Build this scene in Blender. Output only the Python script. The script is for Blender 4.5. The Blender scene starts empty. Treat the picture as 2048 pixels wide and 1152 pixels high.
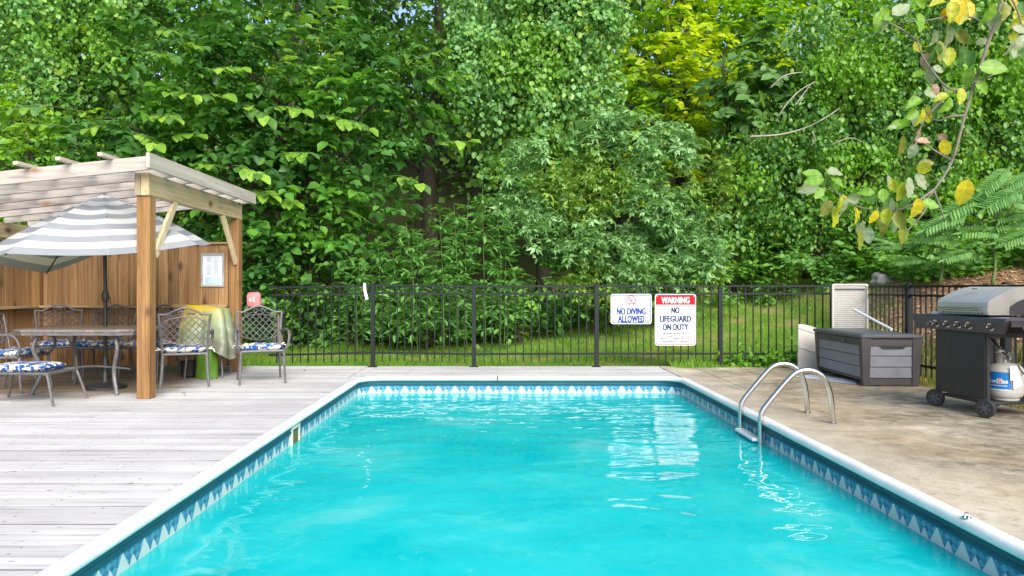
import bpy, bmesh, math, random
import numpy as np
from mathutils import Vector, Matrix, Euler

random.seed(7)
R = math.radians
scene = bpy.context.scene
COL = scene.collection

# ------------------------------------------------------------------ camera, sky, sun, exposure
CAM_H = 1.17
cd = bpy.data.cameras.new('camera')
cam = bpy.data.objects.new('camera', cd)
COL.objects.link(cam)
cam.location = (0, 0, CAM_H)
cam.rotation_euler = (R(90), 0, 0)
cd.sensor_width = 36.0
cd.lens = 26.0
cd.shift_x = 24 / 2048
cd.clip_start = 0.05
cd.clip_end = 400
scene.camera = cam

world = bpy.data.worlds.new('World')
scene.world = world
world.use_nodes = True
wn = world.node_tree
bg = wn.nodes['Background']
sky = wn.nodes.new('ShaderNodeTexSky')
sky.sky_type = 'NISHITA'
sky.sun_disc = False
SUN_EL, SUN_AZ = R(34), R(160)        # azimuth measured clockwise from +Y
sky.sun_elevation = SUN_EL
sky.sun_rotation = SUN_AZ
sky.air_density = 1.0
sky.dust_density = 2.0
wn.links.new(sky.outputs[0], bg.inputs[0])
bg.inputs[1].default_value = 0.15
sd = bpy.data.lights.new('sun', 'SUN')
sd.energy = 2.7
sd.angle = R(45)
sd.color = (1.0, 0.95, 0.87)
sun = bpy.data.objects.new('sun', sd)
COL.objects.link(sun)
sdir = Vector((math.sin(SUN_AZ) * math.cos(SUN_EL), math.cos(SUN_AZ) * math.cos(SUN_EL), math.sin(SUN_EL)))
sun.rotation_euler = (-sdir).to_track_quat('-Z', 'Y').to_euler()
sun.location = sdir * 40
vs = scene.view_settings
vs.view_transform = 'Standard'
vs.look = 'None'
vs.exposure = 0.9
vs.gamma = 1.0
vs.use_curve_mapping = False
scene.cycles.use_denoising = True
scene.cycles.max_bounces = 9
scene.cycles.diffuse_bounces = 6
scene.cycles.glossy_bounces = 4
scene.cycles.transparent_max_bounces = 8
scene.cycles.sample_clamp_indirect = 6.0

F = 1480.0


def at(px, py, y):
    """a point at distance y in front of the camera, from where it is seen in the photograph (2048 px wide)"""
    return Vector(((px - 1000) * y / F, y, CAM_H - (py - 575) * y / F))


# ------------------------------------------------------------------ mesh helpers
class MB:
    def __init__(s):
        s.v, s.f = [], []

    def add(s, vs_, fs):
        o = len(s.v)
        s.v += [tuple(p) for p in vs_]
        s.f += [tuple(i + o for i in f) for f in fs]
        return s

    def box(s, c, size, rot=None, ch=0.0):
        hx, hy, hz = size[0] / 2, size[1] / 2, size[2] / 2
        m = rot.to_matrix() if rot is not None else Matrix.Identity(3)
        c = Vector(c)
        if ch <= 0:
            p = [(-hx, -hy, -hz), (hx, -hy, -hz), (hx, hy, -hz), (-hx, hy, -hz), (-hx, -hy, hz), (hx, -hy, hz), (hx, hy, hz), (-hx, hy, hz)]
            fs = [(0, 3, 2, 1), (4, 5, 6, 7), (0, 1, 5, 4), (1, 2, 6, 5), (2, 3, 7, 6), (3, 0, 4, 7)]
        else:
            # every corner cut: the three faces of each corner pulled in by ch
            bm = bmesh.new()
            bmesh.ops.create_cube(bm, size=1.0)
            for v in bm.verts:
                v.co = Vector((v.co.x * 2 * hx, v.co.y * 2 * hy, v.co.z * 2 * hz))
            bmesh.ops.bevel(bm, geom=bm.edges[:], offset=min(ch, hx * .9, hy * .9, hz * .9), segments=1, affect='EDGES', profile=.5)
            bm.verts.index_update()
            p = [v.co.copy() for v in bm.verts]
            fs = [tuple(v.index for v in f.verts) for f in bm.faces]
            bm.free()
        return s.add([c + m @ Vector(q) for q in p], fs)

    def bar(s, a, b, w, h, up=(0, 0, 1), ch=0.0):
        """a rectangular bar from a to b: w across, h along up"""
        a, b = Vector(a), Vector(b)
        d = b - a
        L = d.length
        d.normalize()
        u = Vector(up)
        x = d.cross(u)
        x.normalize()
        u = x.cross(d)
        m = Matrix((x, d, u)).transposed()
        return s.box((a + b) / 2, (w, L, h), m.to_4x4().to_euler(), ch)

    def tube(s, pts, r, n=8, closed=False, caps=True, flat=1.0):
        pts = [Vector(p) for p in pts]
        k = len(pts)
        rs = r if isinstance(r, (list, tuple)) else [r] * k
        ref = None
        vs_, fs = [], []
        for i, p in enumerate(pts):
            if closed:
                d = pts[(i + 1) % k] - pts[i - 1]
            else:
                d = pts[min(i + 1, k - 1)] - pts[max(i - 1, 0)]
            d.normalize()
            if ref is None:
                ref = Vector((0, 0, 1)) if abs(d.z) < .9 else Vector((1, 0, 0))
            x = ref - d * ref.dot(d)
            if x.length < 1e-5:
                x = d.orthogonal()
            x.normalize()
            ref = x
            y = d.cross(x)
            for j in range(n):
                a = 2 * math.pi * j / n
                vs_.append(p + (x * math.cos(a) + y * math.sin(a) * flat) * rs[i])
        for i in range(k if closed else k - 1):
            for j in range(n):
                a, b = i * n + j, i * n + (j + 1) % n
                c, e = ((i + 1) % k) * n + (j + 1) % n, ((i + 1) % k) * n + j
                fs.append((a, b, c, e))
        if caps and not closed:
            fs.append(tuple(reversed(range(n))))
            fs.append(tuple((k - 1) * n + j for j in range(n)))
        return s.add(vs_, fs)

    def lathe(s, prof, n=20, c=(0, 0, 0), axis='z'):
        vs_, fs = [], []
        for r, z in prof:
            for j in range(n):
                a = 2 * math.pi * j / n
                x, y = r * math.cos(a), r * math.sin(a)
                q = (x, y, z) if axis == 'z' else ((x, z, y) if axis == 'y' else (z, x, y))
                vs_.append((q[0] + c[0], q[1] + c[1], q[2] + c[2]))
        m = len(prof)
        for i in range(m - 1):
            for j in range(n):
                fs.append((i * n + j, i * n + (j + 1) % n, (i + 1) * n + (j + 1) % n, (i + 1) * n + j))
        fs.append(tuple(reversed(range(n))))
        fs.append(tuple((m - 1) * n + j for j in range(n)))
        return s.add(vs_, fs)

    def prism(s, poly, z0, z1, plane='xy', c=(0, 0, 0)):
        """extrude a polygon (list of 2-D points) from z0 to z1; plane says which axes the polygon lies in"""
        def q(a, b, h):
            t = {'xy': (a, b, h), 'xz': (a, h, b), 'yz': (h, a, b)}[plane]
            return (t[0] + c[0], t[1] + c[1], t[2] + c[2])
        k = len(poly)
        vs_ = [q(a, b, z0) for a, b in poly] + [q(a, b, z1) for a, b in poly]
        fs = [tuple(reversed(range(k))), tuple(range(k, 2 * k))] + [(i, (i + 1) % k, k + (i + 1) % k, k + i) for i in range(k)]
        return s.add(vs_, fs)

    def mesh(s, name):
        me = bpy.data.meshes.new(name)
        me.from_pydata(s.v, [], s.f)
        me.validate()
        bm = bmesh.new()
        bm.from_mesh(me)
        bmesh.ops.recalc_face_normals(bm, faces=bm.faces[:])
        bm.to_mesh(me)
        bm.free()
        return me


def link(name, me, material=None, parent=None, loc=None, rot=None, smooth=False, kind=None):
    o = bpy.data.objects.new(name, me)
    COL.objects.link(o)
    if material is not None and len(me.materials) == 0:
        me.materials.append(material)
    if parent is not None:
        o.parent = parent
    if loc is not None:
        o.location = loc
    if rot is not None:
        o.rotation_euler = rot
    if smooth is True:
        me.shade_smooth()
    elif smooth:
        me.shade_smooth()
        me.set_sharp_from_angle(angle=R(smooth))
    if kind:
        o['kind'] = kind
    return o


def obj(name, mb, material, parent=None, loc=None, rot=None, smooth=False, kind=None, bevel=0):
    o = link(name, mb.mesh(name), material, parent, loc, rot, smooth, kind)
    if bevel:
        md = o.modifiers.new('bevel', 'BEVEL')
        md.width = bevel
        md.segments = 2
        md.limit_method = 'ANGLE'
    return o


def tag(o, label, cat, group=None):
    o['label'] = label
    o['category'] = cat
    if group:
        o['group'] = group
    return o


def thing(name, label, cat, loc=(0, 0, 0), rz=0, group=None):
    o = bpy.data.objects.new(name, None)
    COL.objects.link(o)
    o.location = loc
    o.rotation_euler = (0, 0, rz)
    o.empty_display_size = .1
    return tag(o, label, cat, group)


def copy_tree(o, parent=None):
    c = o.copy()
    COL.objects.link(c)
    if parent is not None:
        c.parent = parent
    for ch in [k for k in o.children]:
        copy_tree(ch, c)
    return c


def rbox_poly(w, h, r, n=5):
    """rounded rectangle, centred"""
    out = []
    for cx, cy, a0 in ((w / 2 - r, h / 2 - r, 0), (-w / 2 + r, h / 2 - r, 90), (-w / 2 + r, -h / 2 + r, 180), (w / 2 - r, -h / 2 + r, 270)):
        for i in range(n + 1):
            a = R(a0 + 90 * i / n)
            out.append((cx + r * math.cos(a), cy + r * math.sin(a)))
    return out


def arc(c, r, a0, a1, n, f):
    return [f(c[0] + r * math.cos(R(a0 + (a1 - a0) * i / n)), c[1] + r * math.sin(R(a0 + (a1 - a0) * i / n))) for i in range(n + 1)]


def bez(pts, n=20):
    """smooth curve through points (Catmull-Rom)"""
    P = [Vector(p) for p in pts]
    P = [P[0] * 2 - P[1]] + P + [P[-1] * 2 - P[-2]]
    out = []
    seg = len(P) - 3
    per = max(2, n // seg)
    for i in range(seg):
        p0, p1, p2, p3 = P[i:i + 4]
        for k in range(per):
            t = k / per
            out.append(.5 * ((2 * p1) + (p2 - p0) * t + (2 * p0 - 5 * p1 + 4 * p2 - p3) * t * t + (3 * p1 - p0 - 3 * p2 + p3) * t ** 3))
    out.append(P[-2])
    return out


# ------------------------------------------------------------------ material helpers
class NT:
    def __init__(s, name):
        s.m = bpy.data.materials.new(name)
        s.m.use_nodes = True
        s.t = s.m.node_tree
        s.b = s.t.nodes['Principled BSDF']
        s.out = s.t.nodes['Material Output']

    def n(s, typ, **kw):
        x = s.t.nodes.new(typ)
        for k, v in kw.items():
            if k.startswith('i_'):
                key = k[2:]
                key = int(key) if key.isdigit() else key.replace('_', ' ')
                s.put(x.inputs[key], v)
            else:
                setattr(x, k, v)
        return x

    def put(s, inp, v):
        if isinstance(v, bpy.types.NodeSocket):
            s.t.links.new(v, inp)
        elif isinstance(v, tuple) and len(v) == 3 and inp.type == 'RGBA':
            inp.default_value = (*v, 1)
        else:
            inp.default_value = v

    def math(s, op, a, b=0.0, clamp=False):
        x = s.n('ShaderNodeMath', operation=op, use_clamp=clamp)
        s.put(x.inputs[0], a)
        s.put(x.inputs[1], b)
        return x.outputs[0]

    def mix(s, fac, a, b, mode='MIX'):
        x = s.n('ShaderNodeMix', data_type='RGBA', blend_type=mode)
        s.put(x.inputs[0], fac)
        s.put(x.inputs[6], a)
        s.put(x.inputs[7], b)
        return x.outputs[2]

    def ramp(s, fac, stops, interp='LINEAR'):
        x = s.n('ShaderNodeValToRGB')
        x.color_ramp.interpolation = interp
        el = x.color_ramp.elements
        while len(el) > 1:
            el.remove(el[0])
        for i, (p, c) in enumerate(stops):
            e = el[0] if i == 0 else el.new(p)
            e.position = p
            c = c if isinstance(c, tuple) else (c, c, c)
            e.color = (*c, 1)
        s.put(x.inputs[0], fac)
        return x.outputs[0]

    def coords(s, kind='Object', scale=(1, 1, 1), jitter=False, rot=(0, 0, 0)):
        tc = s.n('ShaderNodeTexCoord')
        v = tc.outputs[kind]
        if jitter:
            oi = s.n('ShaderNodeObjectInfo')
            k = s.n('ShaderNodeVectorMath', operation='SCALE')
            k.inputs[0].default_value = (37.3, 91.7, 53.1)
            s.put(k.inputs['Scale'], oi.outputs['Random'])
            a = s.n('ShaderNodeVectorMath', operation='ADD')
            s.put(a.inputs[0], v)
            s.put(a.inputs[1], k.outputs[0])
            v = a.outputs[0]
        mp = s.n('ShaderNodeMapping')
        mp.inputs['Scale'].default_value = scale
        mp.inputs['Rotation'].default_value = rot
        s.put(mp.inputs[0], v)
        return mp.outputs[0]

    def noise(s, vec, scale=5.0, detail=4.0, rough=.55, dist=0.0):
        x = s.n('ShaderNodeTexNoise')
        s.put(x.inputs['Vector'], vec)
        x.inputs['Scale'].default_value = scale
        x.inputs['Detail'].default_value = detail
        x.inputs['Roughness'].default_value = rough
        x.inputs['Distortion'].default_value = dist
        return x.outputs[0]

    def bump(s, h, strength=.3, dist=.01, normal=None):
        x = s.n('ShaderNodeBump')
        x.inputs['Strength'].default_value = strength
        x.inputs['Distance'].default_value = dist
        s.put(x.inputs['Height'], h)
        if normal is not None:
            s.put(x.inputs['Normal'], normal)
        return x.outputs[0]

    def done(s, color=None, rough=None, metal=None, normal=None, spec=None, **kw):
        if color is not None:
            s.put(s.b.inputs['Base Color'], color)
        if rough is not None:
            s.put(s.b.inputs['Roughness'], rough)
        if metal is not None:
            s.put(s.b.inputs['Metallic'], metal)
        if normal is not None:
            s.put(s.b.inputs['Normal'], normal)
        if spec is not None:
            s.put(s.b.inputs['Specular IOR Level'], spec)
        for k, v in kw.items():
            s.put(s.b.inputs[k], v)
        return s.m


def simple(name, c, rough=.5, metal=0.0, var=.15, scale=12.0, bump=.1, spec=.5, jitter=True):
    t = NT(name)
    v = t.coords('Object', jitter=jitter)
    n1 = t.noise(v, scale, 5, .6)
    lo = tuple(x * (1 - var) for x in c)
    hi = tuple(min(1, x * (1 + var)) for x in c)
    col = t.ramp(n1, [(.3, lo), (.7, hi)])
    n2 = t.noise(v, scale * 6, 3, .6)
    rg = t.math('ADD', t.math('MULTIPLY', n1, .16), rough - .08, True)
    return t.done(col, rg, metal, t.bump(n2, bump, .004), spec)


def wood(name, cols, axis='x', knots=.5, knot_col=(.08, .045, .02), rough=.75, grain=1.0, vary=.25, bump=.35):
    """boards: long grain on one axis, per-board shift, dark knots, fine cracks"""
    t = NT(name)
    long, cross = .55, 16.0
    sc = {'x': (long, cross, cross), 'y': (cross, long, cross), 'z': (cross, cross, long)}[axis]
    v = t.coords('Object', sc, True)
    warp = t.noise(t.coords('Object', (2.5, 2.5, 2.5), True), 1.5, 2)
    g1 = t.noise(v, 1.0, 6, .65, .6)
    g2 = t.noise(v, 3.3, 4, .6, .3)
    col = t.ramp(g1, [(.28, cols[0]), (.5, cols[1]), (.72, cols[2])])
    crack = t.ramp(g2, [(.33, .45), (.41, 1.0)])
    col = t.mix(.75 * grain, col, crack, 'MULTIPLY')
    oi = t.n('ShaderNodeObjectInfo')
    br = t.math('ADD', t.math('MULTIPLY', oi.outputs['Random'], vary * 2), 1 - vary)
    cc = t.n('ShaderNodeCombineColor')
    for i in range(3):
        t.put(cc.inputs[i], br)
    col = t.mix(1.0, col, cc.outputs[0], 'MULTIPLY')
    ks = {'x': (2.4, 4.5, 4.5), 'y': (4.5, 2.4, 4.5), 'z': (4.5, 4.5, 2.4)}[axis]
    vo = t.n('ShaderNodeTexVoronoi', feature='F1')
    t.put(vo.inputs['Vector'], t.coords('Object', ks, True))
    vo.inputs['Scale'].default_value = 1.0
    vo.inputs['Randomness'].default_value = 1.0
    kf = t.ramp(t.math('ADD', vo.outputs['Distance'], t.math('MULTIPLY', warp, .06)), [(.12, 1.0), (.18, .45), (.30, 0.0)])
    keep = t.math('GREATER_THAN', t.n('ShaderNodeSeparateColor', i_0=vo.outputs['Color']).outputs[0], 1 - knots)
    kf = t.math('MULTIPLY', kf, keep)
    col = t.mix(t.math('MULTIPLY', kf, .85), col, knot_col)
    return t.done(col, rough, 0.0, t.bump(g2, bump, .004), .3)


def leafmat(name, cols, trans=.3, tcol=None, rough=.42, patch=.35, spec=.5, sat=(1.0, 1.14, .90)):
    """leaves: colour from leaf to leaf and in slow drifts, light passing through"""
    t = NT(name)
    g = t.n('ShaderNodeNewGeometry')
    r = g.outputs['Random Per Island']
    drift = t.noise(t.coords('Object'), .9, 3, .6)
    f = t.math('ADD', t.math('MULTIPLY', r, 1 - patch), t.math('MULTIPLY', drift, patch * 1.15), True)
    k = len(cols)
    cols = [(c[0] * sat[0], c[1] * sat[1], c[2] * sat[2]) for c in cols]
    col = t.ramp(f, [(.12 + .78 * i / (k - 1), c) for i, c in enumerate(cols)])
    t.done(col, rough, 0, None, spec)
    tr = t.n('ShaderNodeBsdfTranslucent')
    t.put(tr.inputs[0], t.mix(1.0, col, tcol or (1.5, 1.45, .55), 'MULTIPLY'))
    mx = t.n('ShaderNodeMixShader')
    mx.inputs[0].default_value = trans
    t.put(mx.inputs[1], t.b.outputs[0])
    t.put(mx.inputs[2], tr.outputs[0])
    t.put(t.out.inputs[0], mx.outputs[0])
    return t.m


# ------------------------------------------------------------------ materials
M = {}


def mk_deck():
    t = NT('bleached deck boards')
    v = t.coords('Object', (.6, 22, 22), True)
    g1 = t.noise(v, 1.0, 6, .68, .5)
    g2 = t.noise(t.coords('Object', (1.2, 60, 60), True), 1.0, 5, .6)
    col = t.ramp(g1, [(.22, (.36, .34, .335)), (.42, (.56, .545, .535)), (.7, (.67, .66, .65))])
    col = t.mix(.8, col, t.ramp(g2, [(.33, .38), (.40, 1.0)]), 'MULTIPLY')
    oi = t.n('ShaderNodeObjectInfo')
    br = t.math('ADD', t.math('MULTIPLY', oi.outputs['Random'], .22), .84)
    cc = t.n('ShaderNodeCombineColor')
    for i in range(3):
        t.put(cc.inputs[i], br)
    col = t.mix(1.0, col, cc.outputs[0], 'MULTIPLY')
    vo = t.n('ShaderNodeTexVoronoi', feature='F1')
    t.put(vo.inputs['Vector'], t.coords('Object', (1.6, 5, 5), True))
    kf = t.ramp(vo.outputs['Distance'], [(.07, 1.0), (.12, .45), (.2, 0.0)])
    keep = t.math('GREATER_THAN', t.n('ShaderNodeSeparateColor', i_0=vo.outputs['Color']).outputs[0], .62)
    col = t.mix(t.math('MULTIPLY', t.math('MULTIPLY', kf, keep), .8), col, (.10, .09, .12))
    ob = t.n('ShaderNodeTexCoord').outputs['Object']
    so = t.n('ShaderNodeSeparateXYZ', i_0=ob)
    dx = t.math('ABSOLUTE', t.math('SUBTRACT', t.math('FRACT', t.math('DIVIDE', so.outputs[0], .61)), .5))
    dy = t.math('SUBTRACT', t.math('ABSOLUTE', so.outputs[1]), .042)
    rr = t.math('ADD', t.math('POWER', t.math('MULTIPLY', dx, .61), 2.0), t.math('POWER', dy, 2.0))
    col = t.mix(t.math('MULTIPLY', t.math('LESS_THAN', rr, .00006), .75), col, (.09, .08, .08))
    # darker along the plank edges at the joints
    ed = t.math('MULTIPLY', t.math('SUBTRACT', t.math('ABSOLUTE', so.outputs[1]), .0635), 220.0, True)
    col = t.mix(t.math('MULTIPLY', ed, t.ramp(g1, [(.3, .95), (.65, .45)])), col, (.055, .05, .055))
    # unbleached timber, with the roof's shade painted into the brown
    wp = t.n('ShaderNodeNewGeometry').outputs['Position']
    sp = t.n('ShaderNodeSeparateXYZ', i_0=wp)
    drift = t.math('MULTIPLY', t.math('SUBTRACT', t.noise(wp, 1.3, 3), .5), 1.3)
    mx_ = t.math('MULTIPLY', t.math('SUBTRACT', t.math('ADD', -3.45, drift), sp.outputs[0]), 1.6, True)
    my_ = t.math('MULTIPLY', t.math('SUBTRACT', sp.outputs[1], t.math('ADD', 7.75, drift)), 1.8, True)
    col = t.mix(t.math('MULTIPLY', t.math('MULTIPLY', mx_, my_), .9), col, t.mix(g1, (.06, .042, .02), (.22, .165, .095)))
    big = t.noise(wp, .8, 4, .6)
    col = t.mix(.5, col, t.ramp(big, [(.35, (.72, .70, .70)), (.6, 1.0)]), 'MULTIPLY')
    return t.done(col, .8, 0, t.bump(g2, .4, .004), .25)


def mk_concrete():
    t = NT('stained concrete')
    wp = t.n('ShaderNodeNewGeometry').outputs['Position']
    n1 = t.noise(wp, .9, 5, .62, .4)
    n2 = t.noise(wp, 3.5, 6, .7, .2)
    n3 = t.noise(wp, 60, 4, .7)
    col = t.ramp(n2, [(.30, (.34, .28, .19)), (.5, (.53, .455, .33)), (.68, (.66, .60, .48))])
    sp = t.n('ShaderNodeSeparateXYZ', i_0=wp)
    edge = t.math('MULTIPLY', t.math('SUBTRACT', sp.outputs[0], 2.4), .30, True)
    st = t.ramp(t.math('ADD', n1, t.math('MULTIPLY', edge, .14)), [(.40, 0.0), (.50, .65), (.60, 1.0)])
    mott = t.ramp(t.noise(wp, 7, 5, .7), [(.36, 0.0), (.58, 1.0)])
    col = t.mix(t.math('MULTIPLY', t.math('MULTIPLY', st, mott), .85), col, (.10, .085, .06))
    warm = t.ramp(t.noise(wp, .55, 2), [(.42, 0.0), (.6, 1.0)])
    col = t.mix(t.math('MULTIPLY', warm, .25), col, (.52, .36, .17))
    pale = t.math('SUBTRACT', 1.0, t.math('MULTIPLY', t.math('SUBTRACT', sp.outputs[0], 2.4), 1.5, True))
    col = t.mix(t.math('MULTIPLY', pale, .45), col, (.62, .57, .48))
    col = t.mix(.6, col, t.ramp(n3, [(.3, .6), (.6, 1.0)]), 'MULTIPLY')
    n4 = t.noise(wp, 14, 6, .75)
    col = t.mix(.8, col, t.ramp(n4, [(.34, .62), (.48, 1.0)]), 'MULTIPLY')
    return t.done(col, .85, 0, t.bump(n3, .35, .004), .3)


def mk_ground():
    t = NT('lawn soil')
    wp = t.n('ShaderNodeNewGeometry').outputs['Position']
    n1 = t.noise(wp, 1.4, 5, .6)
    n2 = t.noise(wp, 22, 4, .6)
    col = t.ramp(n1, [(.35, (.08, .16, .02)), (.52, (.15, .25, .035)), (.62, (.26, .27, .08)), (.75, (.38, .31, .15))])
    col = t.mix(.5, col, t.ramp(n2, [(.3, .45), (.7, 1.0)]), 'MULTIPLY')
    sp = t.n('ShaderNodeSeparateXYZ', i_0=wp)
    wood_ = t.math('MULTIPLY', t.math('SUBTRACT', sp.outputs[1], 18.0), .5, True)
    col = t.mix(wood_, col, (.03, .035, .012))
    chips = t.math('MULTIPLY', t.math('SUBTRACT', sp.outputs[0], t.math('ADD', 5.6, t.math('MULTIPLY', n1, .8))), 2.5, True)
    near = t.math('MULTIPLY', t.math('SUBTRACT', 15.0, sp.outputs[1]), 1.0, True)
    col = t.mix(t.math('MULTIPLY', chips, near), col, t.ramp(n2, [(.3, (.18, .10, .05)), (.7, (.46, .29, .17))]))
    dirt = t.math('MULTIPLY', t.math('MULTIPLY', t.math('SUBTRACT', sp.outputs[0], 4.6), 4.0, True), t.math('MULTIPLY', t.math('SUBTRACT', 8.2, sp.outputs[1]), 2.0, True))
    col = t.mix(dirt, col, t.ramp(n2, [(.3, (.10, .07, .045)), (.7, (.26, .2, .13))]))
    return t.done(col, .95, 0, t.bump(n2, .6, .03), .1)


def mk_border():
    """printed liner border: pale peaks on blue diamonds, u counts the repeats and v the height of the print"""
    t = NT('printed liner border')
    uv = t.n('ShaderNodeTexCoord').outputs['UV']
    sp = t.n('ShaderNodeSeparateXYZ', i_0=uv)
    u = sp.outputs[0]
    v = t.math('DIVIDE', t.math('SUBTRACT', sp.outputs[1], .55), .45)
    fu = t.math('FRACT', u)

    def tri(c, hw, h):
        d = t.math('ABSOLUTE', t.math('SUBTRACT', fu, c))
        return t.math('MULTIPLY', t.math('SUBTRACT', 1.0, t.math('DIVIDE', d, hw)), h)
    pk = t.math('MAXIMUM', tri(.34, .40, 1.0), tri(.80, .28, .66))
    pale = t.math('GREATER_THAN', pk, v)  # pale also below the peaks, standing in for a reflection under the waterline
    a = t.math('FRACT', t.math('ADD', t.math('MULTIPLY', u, 2.0), t.math('MULTIPLY', v, 1.6)))
    b = t.math('FRACT', t.math('SUBTRACT', t.math('MULTIPLY', u, 2.0), t.math('MULTIPLY', v, 1.6)))
    da = t.math('GREATER_THAN', a, .5)
    db = t.math('GREATER_THAN', b, .5)
    blue = t.mix(da, t.mix(db, (.03, .15, .27), (.045, .22, .35)), t.mix(db, (.07, .29, .41), (.015, .09, .19)))
    hatch = t.math('GREATER_THAN', t.math('FRACT', t.math('ADD', t.math('MULTIPLY', u, 14.0), t.math('MULTIPLY', v, 9.0))), .72)
    blue = t.mix(t.math('MULTIPLY', hatch, .25), blue, (.25, .55, .65))
    white = t.mix(t.math('MULTIPLY', hatch, .4), (.52, .60, .57), (.36, .47, .47))
    top = t.math('GREATER_THAN', v, .93)
    col = t.mix(pale, blue, white)
    col = t.mix(top, col, (.02, .12, .22))
    return t.done(col, .35, 0, None, .4)


def mk_water():
    t = NT('turquoise pool water')
    wp = t.n('ShaderNodeNewGeometry').outputs['Position']
    mp = t.n('ShaderNodeMapping')
    mp.inputs['Scale'].default_value = (1.0, 1.7, 1.0)
    t.put(mp.inputs[0], wp)
    n1 = t.noise(mp.outputs[0], 1.5, 1, .5, .3)
    n2 = t.noise(mp.outputs[0], 4.5, 1, .5, .4)
    n3 = t.noise(mp.outputs[0], .5, 2, .5)
    amp = t.ramp(n3, [(.35, .25), (.65, 1.0)])
    h = t.math('ADD', t.math('MULTIPLY', n1, .75), t.math('MULTIPLY', t.math('MULTIPLY', n2, .28), amp))
    nrm = t.bump(h, .7, .045)
    cloud = t.noise(wp, .9, 5, .62, .35)
    base = t.ramp(cloud, [(.36, (.0, .65, .685)), (.55, (.03, .735, .75)), (.72, (.18, .81, .80))])
    dif = t.n('ShaderNodeBsdfDiffuse')
    t.put(dif.inputs[0], base)
    tr = t.n('ShaderNodeBsdfTransparent')
    tr.inputs[0].default_value = (.45, .95, .95, 1)
    body = t.n('ShaderNodeMixShader')
    body.inputs[0].default_value = .66
    t.put(body.inputs[1], tr.outputs[0])
    t.put(body.inputs[2], dif.outputs[0])
    gl = t.n('ShaderNodeBsdfGlossy')
    gl.inputs['Roughness'].default_value = .02
    t.put(gl.inputs['Normal'], nrm)
    fr = t.n('ShaderNodeFresnel')
    fr.inputs[0].default_value = 1.33
    t.put(fr.inputs['Normal'], nrm)
    mx = t.n('ShaderNodeMixShader')
    t.put(mx.inputs[0], fr.outputs[0])
    t.put(mx.inputs[1], body.outputs[0])
    t.put(mx.inputs[2], gl.outputs[0])
    t.put(t.out.inputs[0], mx.outputs[0])
    return t.m


def mk_cushion():
    t = NT('blue and cream print fabric')
    v = t.coords('Object', jitter=True)
    n = t.noise(v, 7, 1.0, .5, 1.6)
    f = t.math('GREATER_THAN', n, .455)
    n2 = t.noise(v, 15, 1, .5, .8)
    ed = t.math('LESS_THAN', t.math('ABSOLUTE', t.math('SUBTRACT', n2, .52)), .022)
    col = t.mix(f, (.60, .58, .47), (.014, .075, .28))
    col = t.mix(ed, col, (.80, .78, .68))
    w = t.noise(v, 400, 2)
    return t.done(col, .9, 0, t.bump(w, .2, .002), .2)


def mk_canopy():
    t = NT('striped canopy fabric')
    uv = t.n('ShaderNodeTexCoord').outputs['UV']
    v = t.n('ShaderNodeSeparateXYZ', i_0=uv).outputs[1]
    st = t.math('GREATER_THAN', t.math('FRACT', t.math('MULTIPLY', v, 6.0)), .5)
    o = t.coords('Object')
    g = t.noise(o, 5, 5, .6)
    col = t.mix(st, (.72, .73, .74), (.34, .36, .405))
    col = t.mix(.25, col, t.ramp(g, [(.35, (.7, .72, .68)), (.6, 1.0)]), 'MULTIPLY')
    t.done(col, .9, 0, t.bump(t.noise(o, 250, 2), .15, .002), .2)
    tr = t.n('ShaderNodeBsdfTranslucent')
    t.put(tr.inputs[0], t.mix(1.0, col, (1.0, .95, .42), 'MULTIPLY'))
    mx = t.n('ShaderNodeMixShader')
    mx.inputs[0].default_value = .28
    t.put(mx.inputs[1], t.b.outputs[0])
    t.put(mx.inputs[2], tr.outputs[0])
    t.put(t.out.inputs[0], mx.outputs[0])
    return t.m


def mk_cover():
    t = NT('yellow to grey green vinyl cover')
    o = t.coords('Object')
    sp = t.n('ShaderNodeSeparateXYZ', i_0=o)
    n = t.noise(o, 4, 4, .6)
    f = t.math('ADD', t.math('ADD', t.math('MULTIPLY', sp.outputs[2], 2.2), t.math('MULTIPLY', sp.outputs[0], -1.1)), t.math('MULTIPLY', n, .5))
    col = t.ramp(t.math('MULTIPLY', f, .4), [(.30, (.15, .16, .115)), (.62, (.23, .28, .17)), (.78, (.31, .34, .13)), (.95, (.60, .42, .02))])
    return t.done(col, .38, 0, t.bump(n, .2, .02), .5)


def mk_brushed(name, c=(.62, .61, .6), rough=.25, axis=(40, 2, 2), smudge=.3):
    t = NT(name)
    v = t.coords('Object', axis)
    n = t.noise(v, 6, 4, .6)
    s = t.noise(t.coords('Object'), 7, 4, .6)
    rg = t.math('ADD', t.math('MULTIPLY', s, smudge), rough - .1, True)
    return t.done(t.ramp(n, [(.3, tuple(x * .85 for x in c)), (.7, c)]), rg, .75 if rough > .5 else 1.0, t.bump(n, .08, .002))


def mk_weave():
    t = NT('beige woven resin')
    v = t.coords('Object', (48, 48, 34))
    sp = t.n('ShaderNodeSeparateXYZ', i_0=v)
    a = t.math('SINE', t.math('MULTIPLY', sp.outputs[0], 3.1))
    row = t.math('FLOOR', sp.outputs[2])
    a = t.math('SINE', t.math('MULTIPLY', t.math('ADD', sp.outputs[0], t.math('MULTIPLY', row, .5)), 6.28))
    b = t.math('SINE', t.math('MULTIPLY', sp.outputs[2], 6.28))
    h = t.math('MULTIPLY', t.math('ADD', a, 1.0), t.math('ADD', b, 1.0))
    col = t.ramp(t.math('MULTIPLY', h, .25), [(.1, (.36, .34, .31)), (.5, (.55, .53, .50))])
    return t.done(col, .6, 0, t.bump(h, .5, .006), .4)


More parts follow.
